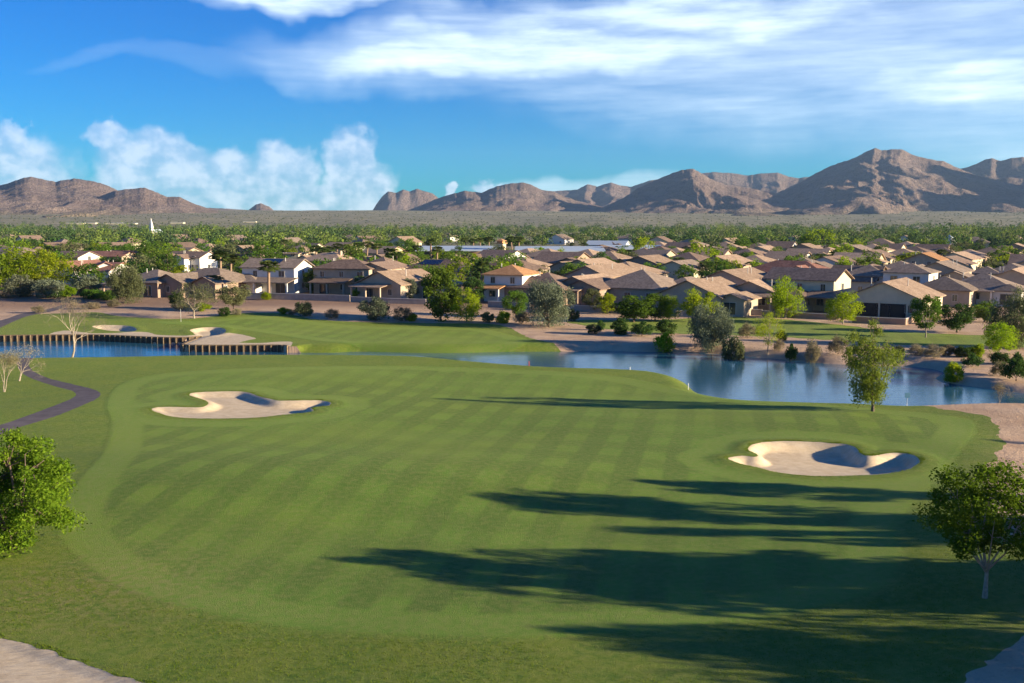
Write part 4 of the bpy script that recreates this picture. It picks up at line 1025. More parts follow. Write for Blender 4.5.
def house(name, label, x, y, rot, vols, wall='wall_tan', roof='roof_tan', patio=None, windows=True, group=None, detail=1, solar=None, seed=0, chim=None, zoff=0.0):
    z = gz(x, y) + zoff
    r = empty(name, (x, y, z), rad(-rot)); tag(r, label, 'house', group)
    rng = random.Random(seed * 13 + 5)
    wm = MB(); HOUSES.append((x, y, max(v[2] for v in vols) * 0.55, r))
    for k, (cx, cy, w, d, h, typ, pitch) in enumerate(vols):
        wall_mesh(wm, cx + 0.003 * k, cy - 0.004 * k, w, d, h, typ, pitch)
        rm = MB(); zr = roof_mesh(rm, cx, cy, w, d, h, typ, pitch)
        ro = rm.build('roof', M[roof], r)
        if detail and k == 0:
            for q in range(2):
                pm = MB()
                a, b = cx + rng.uniform(-.3, .3) * w, cy + rng.uniform(-.25, .25) * d
                pm.tube([(a, b, h), (a, b, zr + 0.25)], [0.09, 0.09], 6); pm.build('vent_pipe', M['trim'], ro)
    wo = wm.build('wall', M[wall], r)
    if windows:
        for k, (cx, cy, w, d, h, typ, pitch) in enumerate(vols):
            ys = cy - d / 2 - 0.004 * k; xe = cx + w / 2 + 0.003 * k
            lv = [0.95] if h < 4.4 else [0.95, 3.7]
            for zi in lv:
                n = max(1, int(w / 4.2)) if detail else max(1, int(w / 6))
                for q in range(n):
                    wx_ = cx - w / 2 + (q + 0.5) * w / n + rng.uniform(-.3, .3)
                    if detail and zi < 1 and rng.random() < 0.35 and w / n > 3: window(r, wx_, ys, 0.1, 2.2, 2.1, 's', door=True)
                    else: window(r, wx_, ys, zi, 1.3 if rng.random() < .6 else 0.9, 1.2, 's')
                n = max(1, int(d / 5)) if detail else 1
                for q in range(n):
                    wy_ = cy - d / 2 + (q + 0.5) * d / n + rng.uniform(-.4, .4)
                    window(r, xe, wy_, zi + .1, 1.0, 1.1, 'e')
    if patio:
        for (cx, cy, w, d, h) in patio:       # open porch: sloping roof on posts
            pm = MB(); roof_mesh(pm, cx, cy, w, d, h, 'shed', 9, 0.3, 0.14); pr = pm.build('patio_roof', M[roof], r)
            n = max(2, int(w / 3.2) + 1)
            for q in range(n):
                qm = MB(); px_ = cx - w / 2 + 0.2 + q * (w - 0.4) / (n - 1); qm.box(px_ - 0.16, cy - d / 2, -0.4, px_ + 0.16, cy - d / 2 + 0.32, h - 0.02)
                qm.build('post', M[wall], r)
    if solar:
        cx, cy, w, d, h, typ, pitch = vols[0]; tp = math.tan(rad(pitch))
        sx0, sx1, f0, f1 = solar
        sm = MB(); off_ = 0.12
        if typ == 'gx' or typ == 'hip':
            ze = h + 0.16 - 0.55 * tp * 0.55 + 0.02; L = d / 2 + 0.55
            def zz_(f): return ze + f * L * tp + off_
            ya = cy - L + f0 * L; yb = cy - L + f1 * L
            quad_slab(sm, [(cx + sx0, ya, zz_(f0)), (cx + sx1, ya, zz_(f0)), (cx + sx1, yb, zz_(f1)), (cx + sx0, yb, zz_(f1))], 0.06)
            sm.build('solar_panel', M['solar'], r)
    if chim:
        cm_ = MB(); cm_.box(chim[0] - .5, chim[1] - .4, 0, chim[0] + .5, chim[1] + .4, chim[2]); cm_.box(chim[0] - .58, chim[1] - .48, chim[2] + .001, chim[0] + .58, chim[1] + .48, chim[2] + .14)
        cm_.build('chimney', M[wall], r)
    return r
def hpx(px, py, back=0.0):
    x, y, z = hit(px, py); return x, y + back
def HP(name, label, px, py, rot, vols, back=6.0, **kw):
    x, y = hpx(px, py, back); x *= (y / (y - back)) if back else 1
    return house(name, label, x, y, rot, vols, **kw)
# volumes: (cx, cy, width x, depth y, eave height, roof type, pitch)
HP('bungalow', 'tan roofed bungalow with open corner porch beside the olive brown weeping tree', 158, 297, 28, [(0, 0, 12, 11, 2.9, 'hip', 22), (7, 3, 8, 13, 2.9, 'gy', 22)], wall='wall_brown', roof='roof_grey', patio=[(-3.5, -7.5, 5, 4, 2.5)], seed=1)
HP('bungalow', 'wide low bungalow with brown hip roof behind the white trunked tree', 213, 296, 26, [(0, 0, 16, 12, 2.9, 'hip', 22), (5.5, -5, 6, 7, 2.8, 'gy', 22)], wall='wall_brown', roof='roof_grey', seed=2)
HP('two_storey_house', 'two storey house with white gable end and long lower porch roof behind the tall palm', 272, 296, 14, [(0.5, 2, 12.5, 9, 5.6, 'gx', 20), (-4.5, -2, 7, 7, 2.9, 'hip', 20)], wall='wall_white', roof='roof_grey', patio=[(1.5, -5.2, 12, 4.6, 2.6)], solar=(-2.5, 2.0, 0.45, 0.9), seed=3, back=8)
HP('two_storey_house', 'two storey house with brown hip roof and blue shaded wall beside the white gabled one', 346, 297, 14, [(0, 2, 13, 9, 5.5, 'hip', 20), (6, 6, 7, 12, 5.3, 'gy', 20)], wall='wall_tan', roof='roof_brown', patio=[(-1.5, -4.6, 8, 4.5, 2.6)], seed=4, back=8)
HP('gabled_house', 'house with broad blue shaded gable and tan roof behind the tall dark green tree', 400, 301, 32, [(0, 0, 11.5, 14, 3.1, 'gy', 23), (8, 3, 6, 8, 2.8, 'gy', 22)], wall='wall_tan', roof='roof_tan', patio=[(-1, -8.6, 8, 3.2, 2.6)], seed=5, back=8)
HP('two_storey_house', 'white house with half orange and half brown hip roof', 512, 303, 24, [(0, 0, 8.5, 9, 5.4, 'hip', 21), (-6, 2.5, 4.5, 6, 2.9, 'hip', 20)], wall='wall_white', roof='roof_orange', patio=[(-2, -6, 5, 3.4, 2.7)], seed=6, back=6)
HP('hip_roofed_house', 'hip roofed brown house behind the large grey olive weeping tree', 552, 306, 30, [(-1, 0, 13, 13, 3.0, 'hip', 22), (7.5, 4, 8, 12, 2.9, 'gy', 21)], wall='wall_brown', roof='roof_brown', seed=7, back=9)
HP('gabled_house', 'low house with tan roof and shaded porch behind the narrow green tree', 588, 306, 30, [(0, 0, 10, 14, 3.0, 'gy', 22)], wall='wall_brown', roof='roof_tan', patio=[(-1, -8.4, 7, 3, 2.5)], seed=8, back=11)
HP('hip_roofed_house', 'large house with grey hip roof behind the broad dark green tree', 642, 306, 32, [(0, 0, 15, 15, 3.0, 'hip', 23), (7, 7, 8, 12, 2.9, 'hip', 22)], wall='wall_tan', roof='roof_grey', seed=9, back=10)
HP('gabled_house', 'blue grey gabled house with sloping tan roof at the end of the far lawn', 703, 315, 34, [(0, 0, 13, 15, 3.0, 'gy', 23), (8, -3, 5, 7, 2.7, 'gy', 20)], wall='wall_tan', roof='roof_tan', seed=10, back=8)
HP('gabled_house', 'low gabled house with small tan porch roof beside the tall lime green tree', 757, 313, 34, [(0, 2, 11, 13, 3.0, 'gy', 21)], wall='wall_tan', roof='roof_tan', patio=[(1, -6, 9, 4, 2.6)], seed=11, back=9)
HP('two_storey_house', 'two storey house with lit cream gable behind the tall lime green tree', 808, 314, 38, [(-1, 2, 13.5, 9, 5.6, 'gx', 22), (-2, -5, 8, 6, 2.9, 'hip', 20)], wall='wall_cream', roof='roof_brown', patio=[(5, -5.5, 6, 5, 2.7)], seed=12, back=9)
HP('gabled_house', 'big gabled house with wide dark patio and lit cream side wall facing the far lawn', 893, 319, 34, [(0, 0, 13.5, 17, 3.1, 'gy', 23)], wall='wall_cream', roof='roof_tan', patio=None, seed=13, back=9)
_bx = HOUSES[-1][3]
pm = MB(); pm.box(-4.6, -8.56, 0.05, 4.2, -8.53, 2.4); pm.build('patio_shade', M['dark'], _bx)  # flat dark sheet on the wall standing in for the shade inside the patio
for q in (-4.75, -0.4, 4.3):
    qm = MB(); qm.box(q - .14, -8.9, -0.3, q + .14, -8.62, 2.55); qm.build('post', M['wall_cream'], _bx)
HP('hip_roofed_house', 'small hip roofed house between the big gabled house and the porch fronted one', 944, 308, 34, [(0, 0, 11, 11, 3.0, 'hip', 22)], wall='wall_tan', roof='roof_grey', seed=14, back=8)
HP('hip_roofed_house', 'house with stepped grey hip roofs and pale posts behind the dark round tree', 982, 306, 34, [(0, 0, 13, 12, 3.0, 'hip', 23), (-4, -5, 6, 5, 2.8, 'hip', 22), (5.5, -4, 5, 7, 2.8, 'hip', 22)], wall='wall_white', roof='roof_grey', patio=[(0.5, -7, 5, 3, 2.6)], seed=15, back=8)
HP('gabled_house', 'gabled house with tan lit roof by the frame edge behind the large weeping tree', 1016, 300, 34, [(0, 0, 12, 17, 3.3, 'gy', 22)], wall='wall_tan', roof='roof_tan', seed=16, back=10)
# second line, traced where it shows
HP('hip_roofed_house', 'brown pyramid roofed house behind the gap next to the blue shaded gable', 384, 283, 28, [(0, 0, 12, 12, 3.2, 'hip', 26)], roof='roof_brown', seed=21)
HP('long_house', 'long brown roofed house with dark solar panels behind the tall dark green tree', 443, 283, 22, [(0, 0, 19, 11, 3.2, 'hip', 22), (9, -3, 8, 10, 3.1, 'hip', 22)], roof='roof_brown', solar=(-5, 0.5, 0.5, 0.92), seed=22)
HP('gabled_house', 'gabled house with small blue grey gable and wide tan roof above the hip roofed pair', 604, 291, 34, [(0, 0, 11, 17, 3.2, 'gy', 22)], roof='roof_tan', seed=23)
HP('hip_roofed_house', 'brown hip roofed house above the orange roofed white house', 512, 282, 28, [(0, 0, 15, 12, 3.1, 'hip', 22)], roof='roof_brown', seed=24)
HP('gabled_house', 'house with tan gable roof over the patio roofs next to the blue grey gabled house', 737, 296, 34, [(0, 0, 10, 17, 3.3, 'gy', 21)], roof='roof_tan', seed=25)
HP('hip_roofed_house', 'house with dull red hip roof behind the lit cream gable', 790, 292, 34, [(0, 0, 19, 12, 4.0, 'hip', 22), (4, -4, 8, 8, 4.0, 'gy', 22)], roof='roof_red', seed=26)
HP('box_house', 'white upper storey with window and grey hip roof rising over the big gabled house', 905, 303, 34, [(0, 4, 9, 9, 5.6, 'hip', 20), (-9, 6, 10, 10, 4.6, 'hip', 22)], wall='wall_white', roof='roof_grey', seed=27)
HP('two_storey_house', 'grey roofed two storey house between the white upper storey and the hip roofed house', 935, 298, 34, [(0, 6, 10, 13, 5.0, 'gy', 22), (4, 1, 6, 7, 4.0, 'gy', 22)], roof='roof_grey', seed=28)
HP('gabled_house', 'small house with blue shaded gable and orange lit roof peeking above the grey roofs', 925, 279, 34, [(0, 0, 9, 12, 5.2, 'gy', 22)], roof='roof_orange', seed=29)
HP('gabled_house', 'house with pale tan gable behind the lime tree left of the big gabled house', 858, 297, 34, [(0, 0, 10, 14, 3.2, 'gx', 22)], wall='wall_cream', roof='roof_brown', seed=30)
# the scattered houses in the trees on the pond side
HP('gabled_house', 'white gabled house with red brown roof behind the big yellow green trees', 80, 284, 22, [(0, 0, 9, 12, 3.4, 'gy', 24), (8.5, 2, 7, 9, 3.2, 'gx', 22)], wall='wall_white', roof='roof_red', seed=31)
HP('gabled_house', 'white gabled house with red brown roof next to the weeping olive brown tree', 106, 284, -24, [(0, 0, 9, 11, 3.2, 'gy', 24)], wall='wall_white', roof='roof_red', seed=32)
HP('two_storey_house', 'two storey house with lit white side wall up behind the white gabled pair', 72, 273, 24, [(0, 2, 11, 9, 4.6, 'gx', 20)], wall='wall_white', roof='roof_brown', seed=33)
HP('long_house', 'long two storey house with orange brown roof up behind the white gabled pair', 110, 269, 12, [(0, 0, 15, 9, 4.0, 'gx', 18), (3, 8, 14, 7, 4.8, 'gx', 12)], wall='wall_tan', roof='roof_red', seed=34)
HP('bungalow', 'grey brown roofed bungalow half hidden by the yellow green clump', 16, 266, 28, [(0, 0, 22, 12, 4.0, 'hip', 20)], wall='wall_tan', roof='roof_grey', seed=35)
HP('two_storey_house', 'house with three small gables and a bright white side wall in the garden trees', 188, 272, 20, [(0, 2, 13, 9, 4.4, 'gx', 20), (-5, -3, 6, 5, 4.2, 'gy', 22), (0.5, -3, 5, 5, 4.2, 'gy', 22)], wall='wall_white', roof='roof_brown', seed=36)
HP('gabled_house', 'house with sunlit cream gable half buried in garden trees', 308, 257, 30, [(0, 0, 13, 10, 3.6, 'gx', 24)], wall='wall_cream', roof='roof_grey', seed=37)
HP('box_house', 'flat topped cream house behind the two storey house with white gable', 286, 267, 10, [(0, 0, 13, 9, 4.4, 'flat', 5)], wall='wall_cream', roof='roof_tan', seed=38)
HP('bungalow', 'low brown roofed house beside the flat topped cream one', 252, 269, 20, [(0, 0, 14, 10, 3.4, 'hip', 22)], roof='roof_brown', seed=39)
HP('bungalow', 'tan roofed house with a stubby chimney between the two storey pair', 330, 272, 25, [(0, 0, 16, 11, 3.4, 'hip', 22)], roof='roof_tan', seed=40, chim=(4, 0, 6.4))

# ---- the dense rows farther back on the same street grid
th_ = rad(-33); ux, uy = math.cos(th_), math.sin(th_)
rngh = random.Random(23); cand = []
for i in range(-40, 41):
    for j in range(-5, 45):
        a = i * 25.5 + rngh.uniform(-2.5, 2.5); b = j * 29.0 + rngh.uniform(-2.5, 2.5)
        x = ux * a - uy * b; y = uy * a + ux * b + 60
        if y < 212 or y > 520 or abs(x) > 0.54 * y: continue
        px = 512 + 1000 * x / y; pb = 222 + 17000 / y * 0.93
        if px < 500 and (y < 285 or rngh.random() < 0.62): continue
        if px < 590 and px > 425 and y > 400: continue
        if y < 232: continue
        if y > 400 and rngh.random() < 0.35: continue
        if any(math.hypot(x - h[0], y - h[1]) < 15.5 + (h[2] - 7) for h in HOUSES): continue
        cand.append((y, x, px))
cand.sort()
ROWS = {}
FRONT = [('the white gabled pair', 90), ('the bungalow with brown hip roof', 213), ('the white gabled two storey house', 272), ('the blue shaded two storey house', 346), ('the broad blue shaded gable', 400),
         ('the orange roofed white house', 512), ('the hip roofed brown house', 556), ('the wide tan roof', 604), ('the large grey hip roof', 648), ('the blue grey gabled house', 703), ('the small tan porch roof', 750), ('the lit cream gable', 815), ('the big gabled house', 893), ('the stepped grey hip roofs', 970), ('the tan lit roof by the frame edge', 1016)]
ORD = ['first', 'second', 'third', 'fourth', 'fifth', 'sixth', 'seventh', 'eighth', 'ninth', 'tenth', 'eleventh', 'twelfth', 'thirteenth', 'fourteenth', 'fifteenth', 'sixteenth', 'seventeenth', 'eighteenth', 'nineteenth', 'twentieth', 'twentyfirst', 'twentysecond', 'twentythird', 'twentyfourth']
cnt = {}
for (y, x, px) in cand:
    nm = min(FRONT, key=lambda f: abs(f[1] - px))[0]; cnt[nm] = cnt.get(nm, 0) + 1
    typ = rngh.choice(['gy', 'hip', 'hip', 'gx']); roof = rngh.choice(['roof_tan', 'roof_tan', 'roof_brown', 'roof_grey', 'roof_brown']); wall = rngh.choice(['wall_tan', 'wall_tan', 'wall_cream', 'wall_white', 'wall_brown'])
    w = rngh.uniform(12, 15); d = rngh.uniform(13, 17); two = False
    vols = [(0, 0, w, d, 5.0 if two else 2.8, typ, 20)]
    if rngh.random() < 0.6 and not two: vols.append((rngh.choice([-1, 1]) * w * 0.42, -d * 0.3, 7, 8, 2.9, rngh.choice(['gy', 'hip']), 22))
    kindw = {'gy': 'gabled', 'gx': 'ridge roofed', 'hip': 'hip roofed'}[typ]; col = {'roof_tan': 'tan', 'roof_brown': 'brown', 'roof_grey': 'greyish brown'}[roof]
    lab = '%s %s house, %s back behind %s' % (col, kindw, ORD[min(cnt[nm] - 1, 23)], nm)
    lab = lab.replace(', first back behind', ' directly behind')
    house('tract_house', lab, x, y, 33 + rngh.uniform(-4, 4), vols, wall=wall, roof=roof, group='houses in rows beyond the golf course', detail=0, seed=cnt[nm] * 31 + int(px))
print('HOUSES', len(HOUSES), len(cand))

# ---- low yard walls
def yard_wall(pts, label, h=1.2, mat='block', fence=False):
    W_ = [hit(px, py) for px, py in pts]; b0 = W_[0]
    r = empty('yard_wall', (b0[0], b0[1], gz(b0[0], b0[1]))); tag(r, label, 'wall'); m = MB(); c = MB()
    for (xa, ya, _), (xb, yb, _) in zip(W_[:-1], W_[1:]):
        za = gz(xa, ya); zb = gz(xb, yb); L = math.hypot(xb - xa, yb - ya); nx, ny = -(yb - ya) / L * 0.1, (xb - xa) / L * 0.1; zo = r.location.z
        def q(mb, w, z0, z1):
            f = w / 0.1
            vs = [(xa - nx * f, ya - ny * f), (xb - nx * f, yb - ny * f), (xb + nx * f, yb + ny * f), (xa + nx * f, ya + ny * f)]; zs = (za, zb, zb, za)
            mb.solid([(v[0] - b0[0], v[1] - b0[1], z - zo + z0) for v, z in zip(vs, zs)] + [(v[0] - b0[0], v[1] - b0[1], z - zo + z1) for v, z in zip(vs, zs)], ((0, 3, 2, 1), (4, 5, 6, 7), (0, 1, 5, 4), (1, 2, 6, 5), (2, 3, 7, 6), (3, 0, 4, 7)))
        q(m, 0.1, -0.4, h); q(c, 0.14, h + .001, h + 0.09)
    m.build('blockwork', M[mat], r); c.build('coping', M['trim'], r)
yard_wall([(238, 298.5), (298, 300), (350, 301.5)], 'low grey yard wall below the two storey pair')
yard_wall([(351, 301.8), (388, 303.5), (426, 304.5)], 'low grey yard wall below the broad blue shaded gable', 1.0)
yard_wall([(488, 307), (530, 309)], 'low yard wall below the orange roofed white house', 1.1)
yard_wall([(571, 311), (600, 312.5), (622, 313.5)], 'pale yard wall below the shaded porch behind the narrow green tree', 1.1)
yard_wall([(676, 316.5), (728, 314), (762, 315.5)], 'grey yard wall below the blue grey gabled house', 1.0)
yard_wall([(762, 316), (800, 318), (836, 320)], 'brown yard wall below the lit cream gable', 0.9, 'wall_brown')
yard_wall([(852, 322.5), (905, 325), (918, 320)], 'reddish yard wall below the big gabled house', 1.0, 'wall_brown')
# ------------------------------------------------------------------ trees among the houses
rt = random.Random(77); rq = np.random.RandomState(9)
LOOK = {'f_bushy': ('leafy mid green tree', 'bushy_tree'), 'f_dark': ('dense dark green tree', 'dark_tree'), 'f_lime': ('bright lime green tree', 'palo_verde_tree'), 'f_olive': ('dull olive tree', 'mesquite_tree'), 'palm': ('tall palm', 'palm_tree')}
hx = np.array([[h[0], h[1], h[2]] for h in HOUSES])
spots = []
def free(x, y, r):
    if (np.hypot(hx[:, 0] - x, hx[:, 1] - y) < hx[:, 2] * 0.68 + r).any(): return False
    return all(math.hypot(x - q[0], y - q[1]) > q[2] + r for q in TREES if abs(y - q[1]) < 12)
tries = 0
while len(spots) < 230 and tries < 20000:
    tries += 1
    y = 212 + 306 * rt.random() ** 1.05; x = rt.uniform(-0.54, 0.54) * y; px = 512 + 1000 * x / y
    left = px < 500
    if left and y < 222: continue
    if not left and y < 232: continue
    if not left and rt.random() < 0.2: continue
    if 430 < px < 600 and 395 < y < 520 and rt.random() < 0.8: continue
    w = rt.uniform(4.4, 8.4) * (1.12 if left else 0.95)
    if not free(x, y, w * 0.36): continue
    TREES.append((x, y, w * 0.3)); spots.append((y, x, px, w))
tries = 0; n0_ = len(spots)
while len(spots) < n0_ + 70 and tries < 20000:      # yards of the dense rows
    tries += 1
    y = 238 + 230 * rt.random(); x = rt.uniform(0.0, 0.54) * y; px = 512 + 1000 * x / y; w = rt.uniform(3.6, 6.2)
    if (np.hypot(hx[:, 0] - x, hx[:, 1] - y) < hx[:, 2] * 0.98).any() or any(math.hypot(x - q[0], y - q[1]) < 5.5 for q in TREES): continue
    TREES.append((x, y, w * 0.3)); spots.append((y, x, px, w))
spots.sort(); tc_ = {}
for i, (y, x, px, w) in enumerate(spots):
    nm = min(FRONT, key=lambda f: abs(f[1] - px))[0]
    kind = rt.choices(['f_bushy', 'f_dark', 'f_lime', 'f_olive'], [5, 3, 3, 2])[0]
    if px < 75 and y < 330: kind = rt.choice(['f_lime', 'f_bushy'])
    lk, name = LOOK[kind]
    if y < 520:
        tc_[(nm, kind)] = tc_.get((nm, kind), 0) + 1
        lab = '%s, %s of its kind back behind %s' % (lk, ORD[min(23, tc_[(nm, kind)] - 1)], nm); grp = 'garden trees among the roofs'
        if len(lab.replace('-', ' ').split()) > 16: lab = '%s, %s back behind %s' % (lk.split()[0] + ' ' + lk.split()[-2] + ' tree', ORD[min(23, tc_[(nm, kind)] - 1)], nm)
    else:
        lab = lk + ' in the wooded belt past the last rows of roofs'; grp = 'far trees past the roofs'
    h = w * rt.uniform(0.75, 1.1); h = min(h, 7.4)
    plant(kind, name, x, y, gz(x, y), h, w, lab, 'tree', grp, i)
# palms
palm_px = [(221, 252, 287), (214, 276, 297), (269, 262, 299), (231, 255, 283), (391, 249, 278), (396, 253, 279), (300, 262, 275), (316, 246, 266), (323, 248, 268), (330, 247, 267), (337, 244, 262), (346, 245, 263), (358, 243, 262), (367, 242, 263), (377, 244, 264), (352, 250, 268), (431, 240, 262), (437, 247, 265), (466, 238, 254), (474, 239, 256), (480, 238, 254), (489, 237, 255), (512, 237, 257), (519, 237, 256), (570, 243, 253), (584, 243, 253), (285, 240, 256), (277, 242, 258), (418, 246, 262), (656, 257, 272), (678, 258, 274), (834, 252, 266), (820, 254, 268), (718, 262, 279), (706, 262, 280), (990, 262, 275), (941, 250, 266), (604, 271, 288), (408, 250, 266), (245, 243, 257), (258, 243, 256), (751, 262, 276)]
pc_ = {}
for i, (px, pt, pb) in enumerate(sorted(palm_px)):
    x, y, z = hit(px, pb); nm = min(FRONT, key=lambda f: abs(f[1] - px))[0]; pc_[nm] = pc_.get(nm, 0) + 1
    h = top_z(px, pt, y) - z
    lab = {214: 'small palm before the bungalow with brown hip roof', 269: 'tall single palm standing before the two storey house with white gable', 221: 'shaggy palm beside the low end of the brown hip roof', 231: 'second shaggy palm behind the bungalow with brown hip roof', 391: 'tall palm of the pair behind the broad blue shaded gable', 396: 'shorter palm of the pair behind the broad blue shaded gable'}.get(px) or 'slender palm, %s along the roofs above %s' % (ORD[pc_[nm] - 1], nm)
    plant('palm', 'palm_tree', x, y, gz(x, y), h, max(4.6, min(h * 0.6, 6.5)), lab, 'palm', 'palms among the houses', i)

# ---- named trees that stand out in the rows
for k, (px, pt, pb, w, kind, lab) in enumerate([
    (703, 239, 268, 38, 'f_lime', 'big round bright green tree rising over the roofs behind the red hip roof'),
    (710, 262, 280, 28, 'f_olive', 'shaggy olive tree below the big round bright green tree'),
    (262, 240, 268, 36, 'f_bushy', 'tall leafy tree over the bungalow with brown hip roof'),
    (226, 238, 268, 30, 'f_olive', 'tall olive tree over the shaggy palms'),
    (868, 250, 275, 26, 'f_bushy', 'leafy tree between the lit cream gable and the white upper storey'),
    (912, 251, 266, 34, 'f_lime', 'wide lime green tree over the small orange lit roof'),
    (1002, 252, 270, 26, 'f_lime', 'lime green tree among the farthest roofs near the frame edge'),
    (55, 243, 262, 40, 'f_dark', 'dark spreading tree over the yellow green clump'),
    (96, 246, 262, 24, 'f_dark', 'dark tree between the two long red roofed houses'),
    (150, 245, 268, 44, 'f_bushy', 'broad green tree behind the olive brown weeping tree'),
    (140, 250, 276, 26, 'f_dark', 'dark green tree touching the weeping olive brown one'),
    (168, 252, 278, 26, 'f_bushy', 'green tree over the tan roofed bungalow with corner porch'),
    (560, 268, 279, 24, 'f_dark', 'low dark green tree between tan roofs above the large grey olive weeping tree'),
    (758, 232, 252, 18, 'f_dark', 'tall dark tree in the belt above the red hip roof'),
    (815, 228, 252, 40, 'f_lime', 'bright green tree crowning the belt above the lit cream gable'),
    (740, 236, 255, 30, 'f_bushy', 'green tree in the belt beside the tall dark one'),
    (460, 250, 266, 34, 'f_bushy', 'green tree with palms in front of the pale storage roofs'),
    (645, 236, 258, 26, 'f_lime', 'bright green tree at the end of the pale storage roofs'),
    (988, 300, 318, 20, 'f_bushy', 'green tree at the porch posts behind the far lawn')]):
    x, y, z = hit(px, pb); z = gz(x, y); h = top_z(px, pt, y) - z
    plant(kind, LOOK[kind][1], x, y, z, h, w / 1000 * y, lab, 'tree', None, k * 5 + 2)

# ---- the far wood, one mass below the mountains
N = 4000; ry = 515 + 1700 * rq.rand(N) ** 1.25; rx_ = (rq.rand(N) * 1.16 - 0.58) * ry
okb = np.array([np.hypot(hx_[0] - rx_, hx_[1] - ry) > 11 for hx_ in HOUSES]).all(0) & ~((ry < 640) & (rx_ / ry > -0.1) & (rx_ / ry < 0.17)); rx_ = rx_[okb]; ry = ry[okb]; N = len(ry)
dens = fbm(rx_ / 160, ry / 160, 3); keep = (dens > 0.36) | (ry < 760)
rx_ = rx_[keep]; ry = ry[keep]; n = len(rx_)
hh = (4.0 + 7.5 * rq.rand(n) ** 2.2) * (0.6 + 0.9 * vnoise(rx_ / 45, ry / 70)); zt = hfull(rx_, ry)
C = []; R = []
for k in range(3):
    o = rq.normal(size=(n, 2)) * 1.3
    C.append(np.stack([rx_ + o[:, 0], ry + o[:, 1], zt + hh * (0.35 + 0.2 * k)], 1)); R.append(hh * (0.62 - 0.08 * k))
C = np.vstack(C); R = np.concatenate(R)
col_id = np.tile((vnoise(rx_ * 3.7, ry * 3.1) * 3.99).astype(int), 3)
V, F = leaves(rq, C, R, 52, 1.0, 0.9, shell=0.3)
me = mesh_np('distant_wood', V, F)
M['leaf_far_a'] = mat_leaf('leaf_far_a', (0.05, 0.085, 0.028), (0.085, 0.12, 0.038), (0.04, 0.07, 0.03), 0.2)  # muted greens: distance haze is mixed into the leaf colour
M['leaf_far_b'] = mat_leaf('leaf_far_b', (0.13, 0.17, 0.035), (0.18, 0.22, 0.045), (0.09, 0.13, 0.03), 0.3)
for mk in ('leaf_far_a', 'leaf_dark', 'leaf_far_b', 'leaf_olive'): me.materials.append(M[mk])
mi = np.array([0, 1, 0, 2, 2, 3, 0])[(np.repeat(np.tile(np.arange(n), 3), 52) * 7919 % 7)]
me.polygons.foreach_set('material_index', mi.astype(np.int32)); me.update()
tag(link('distant_wood', me), 'hazy belt of small trees filling the plain under the mountains', 'wood', None, 'stuff')
# scattered scrub on the bajada
N = 2600; ry = 1700 + 2600 * rq.rand(N); rx_ = (rq.rand(N) * 1.2 - 0.6) * ry; zt = hfull(rx_, ry)
C = np.stack([rx_, ry, zt + 1.2], 1); V, F = leaves(rq, C, np.full(N, 2.2), 8, 2.2, 0.9, shell=0.2)
tag(link('scrub', mesh_np('scrub', V, F), M['leaf_olive']), 'dark scrub dotted over the desert plain', 'scrub', None, 'stuff')

# ------------------------------------------------------------------ far buildings
M['metal_roof'] = simple('pale_metal_roof', (0.46, 0.52, 0.56), 0.5, 0.05, 0.2)
def at_px(px, py):
    x, y, z = hit(px, py); return x, y, gz(x, y)
def canopy(px0, px1, pb, h, dep, label, seed):
    x0, y0, z = at_px((px0 + px1) / 2, pb); L = (px1 - px0) / 1000 * y0
    r = empty('storage_canopy', (x0, y0, z), rad(-1.5)); tag(r, label, 'canopy', 'pale storage roofs beyond the houses')
    m = MB(); quad_slab(m, [(-L / 2, -dep / 2, h), (L / 2, -dep / 2, h), (L / 2, dep / 2, h + 1.5), (-L / 2, dep / 2, h + 1.5)], 0.35); m.build('roof', M['metal_roof'], r)
    n = int(L / 9); q = MB(); q.box(-.15, -.15, -0.4, .15, .15, h - 0.36); pmesh = q.mesh('post'); pmesh.materials.append(M['steel'])
    for k in range(n + 1): link('post', pmesh, None, r, (-L / 2 + 0.5 + k * (L - 1) / n, -dep / 2 + 1.2, 0))
    m = MB(); m.box(-L / 2 + .5, dep / 2 - 0.8, -0.4, L / 2 - .5, dep / 2 - 0.5, h + 0.9); m.build('back_wall', M['wall_brown'], r)
canopy(515, 604, 258.5, 3.6, 22, 'nearest long pale storage canopy with dark bays', 1)
canopy(418, 497, 258, 3.6, 20, 'long pale storage canopy on the palm tree side of the tan tower', 2)
canopy(600, 662, 255, 3.0, 12, 'farther pale storage canopy reaching towards the bright green tree', 3)
def box_building(name, px, pb, w, d, h, label, cat, mat='wall_white', roof='metal_roof', rot=20, typ='gx'):
    x, y, z = at_px(px, pb); return house(name, label, x, y, rot, [(0, 0, w, d, h, typ, 18)], wall=mat, roof=roof, windows=True, detail=0)
box_building('warehouse', 608, 252, 20, 12, 3.6, 'white low warehouse with pale cream end at the end of the storage roofs', 'warehouse')
# tan tower
x, y, z = at_px(501, 259); r = empty('clock_tower', (x, y, z), rad(-25)); tag(r, 'square tan tower rising in front of the pale storage roofs', 'tower')
m = MB(); m.box(-1.6, -1.6, -0.5, 1.6, 1.6, 6.6); m.box(-1.95, -1.95, 5.0, -1.6 - .003, -1.603, 6.2); m.build('wall', M['wall_cream'], r)
m = MB(); m.box(-2.1, -2.1, 6.601, 2.1, 2.1, 6.95); m.box(-1.3, -1.3, 6.951, 1.3, 1.3, 7.8); roof_mesh(m, 0, 0, 2.8, 2.8, 7.8, 'hip', 25, 0.5); m.build('roof', M['roof_orange'], r)
m = MB(); m.box(-0.5, -1.66, 3.6, 0.5, -1.603, 5.2); m.build('window', M['dark'], r)
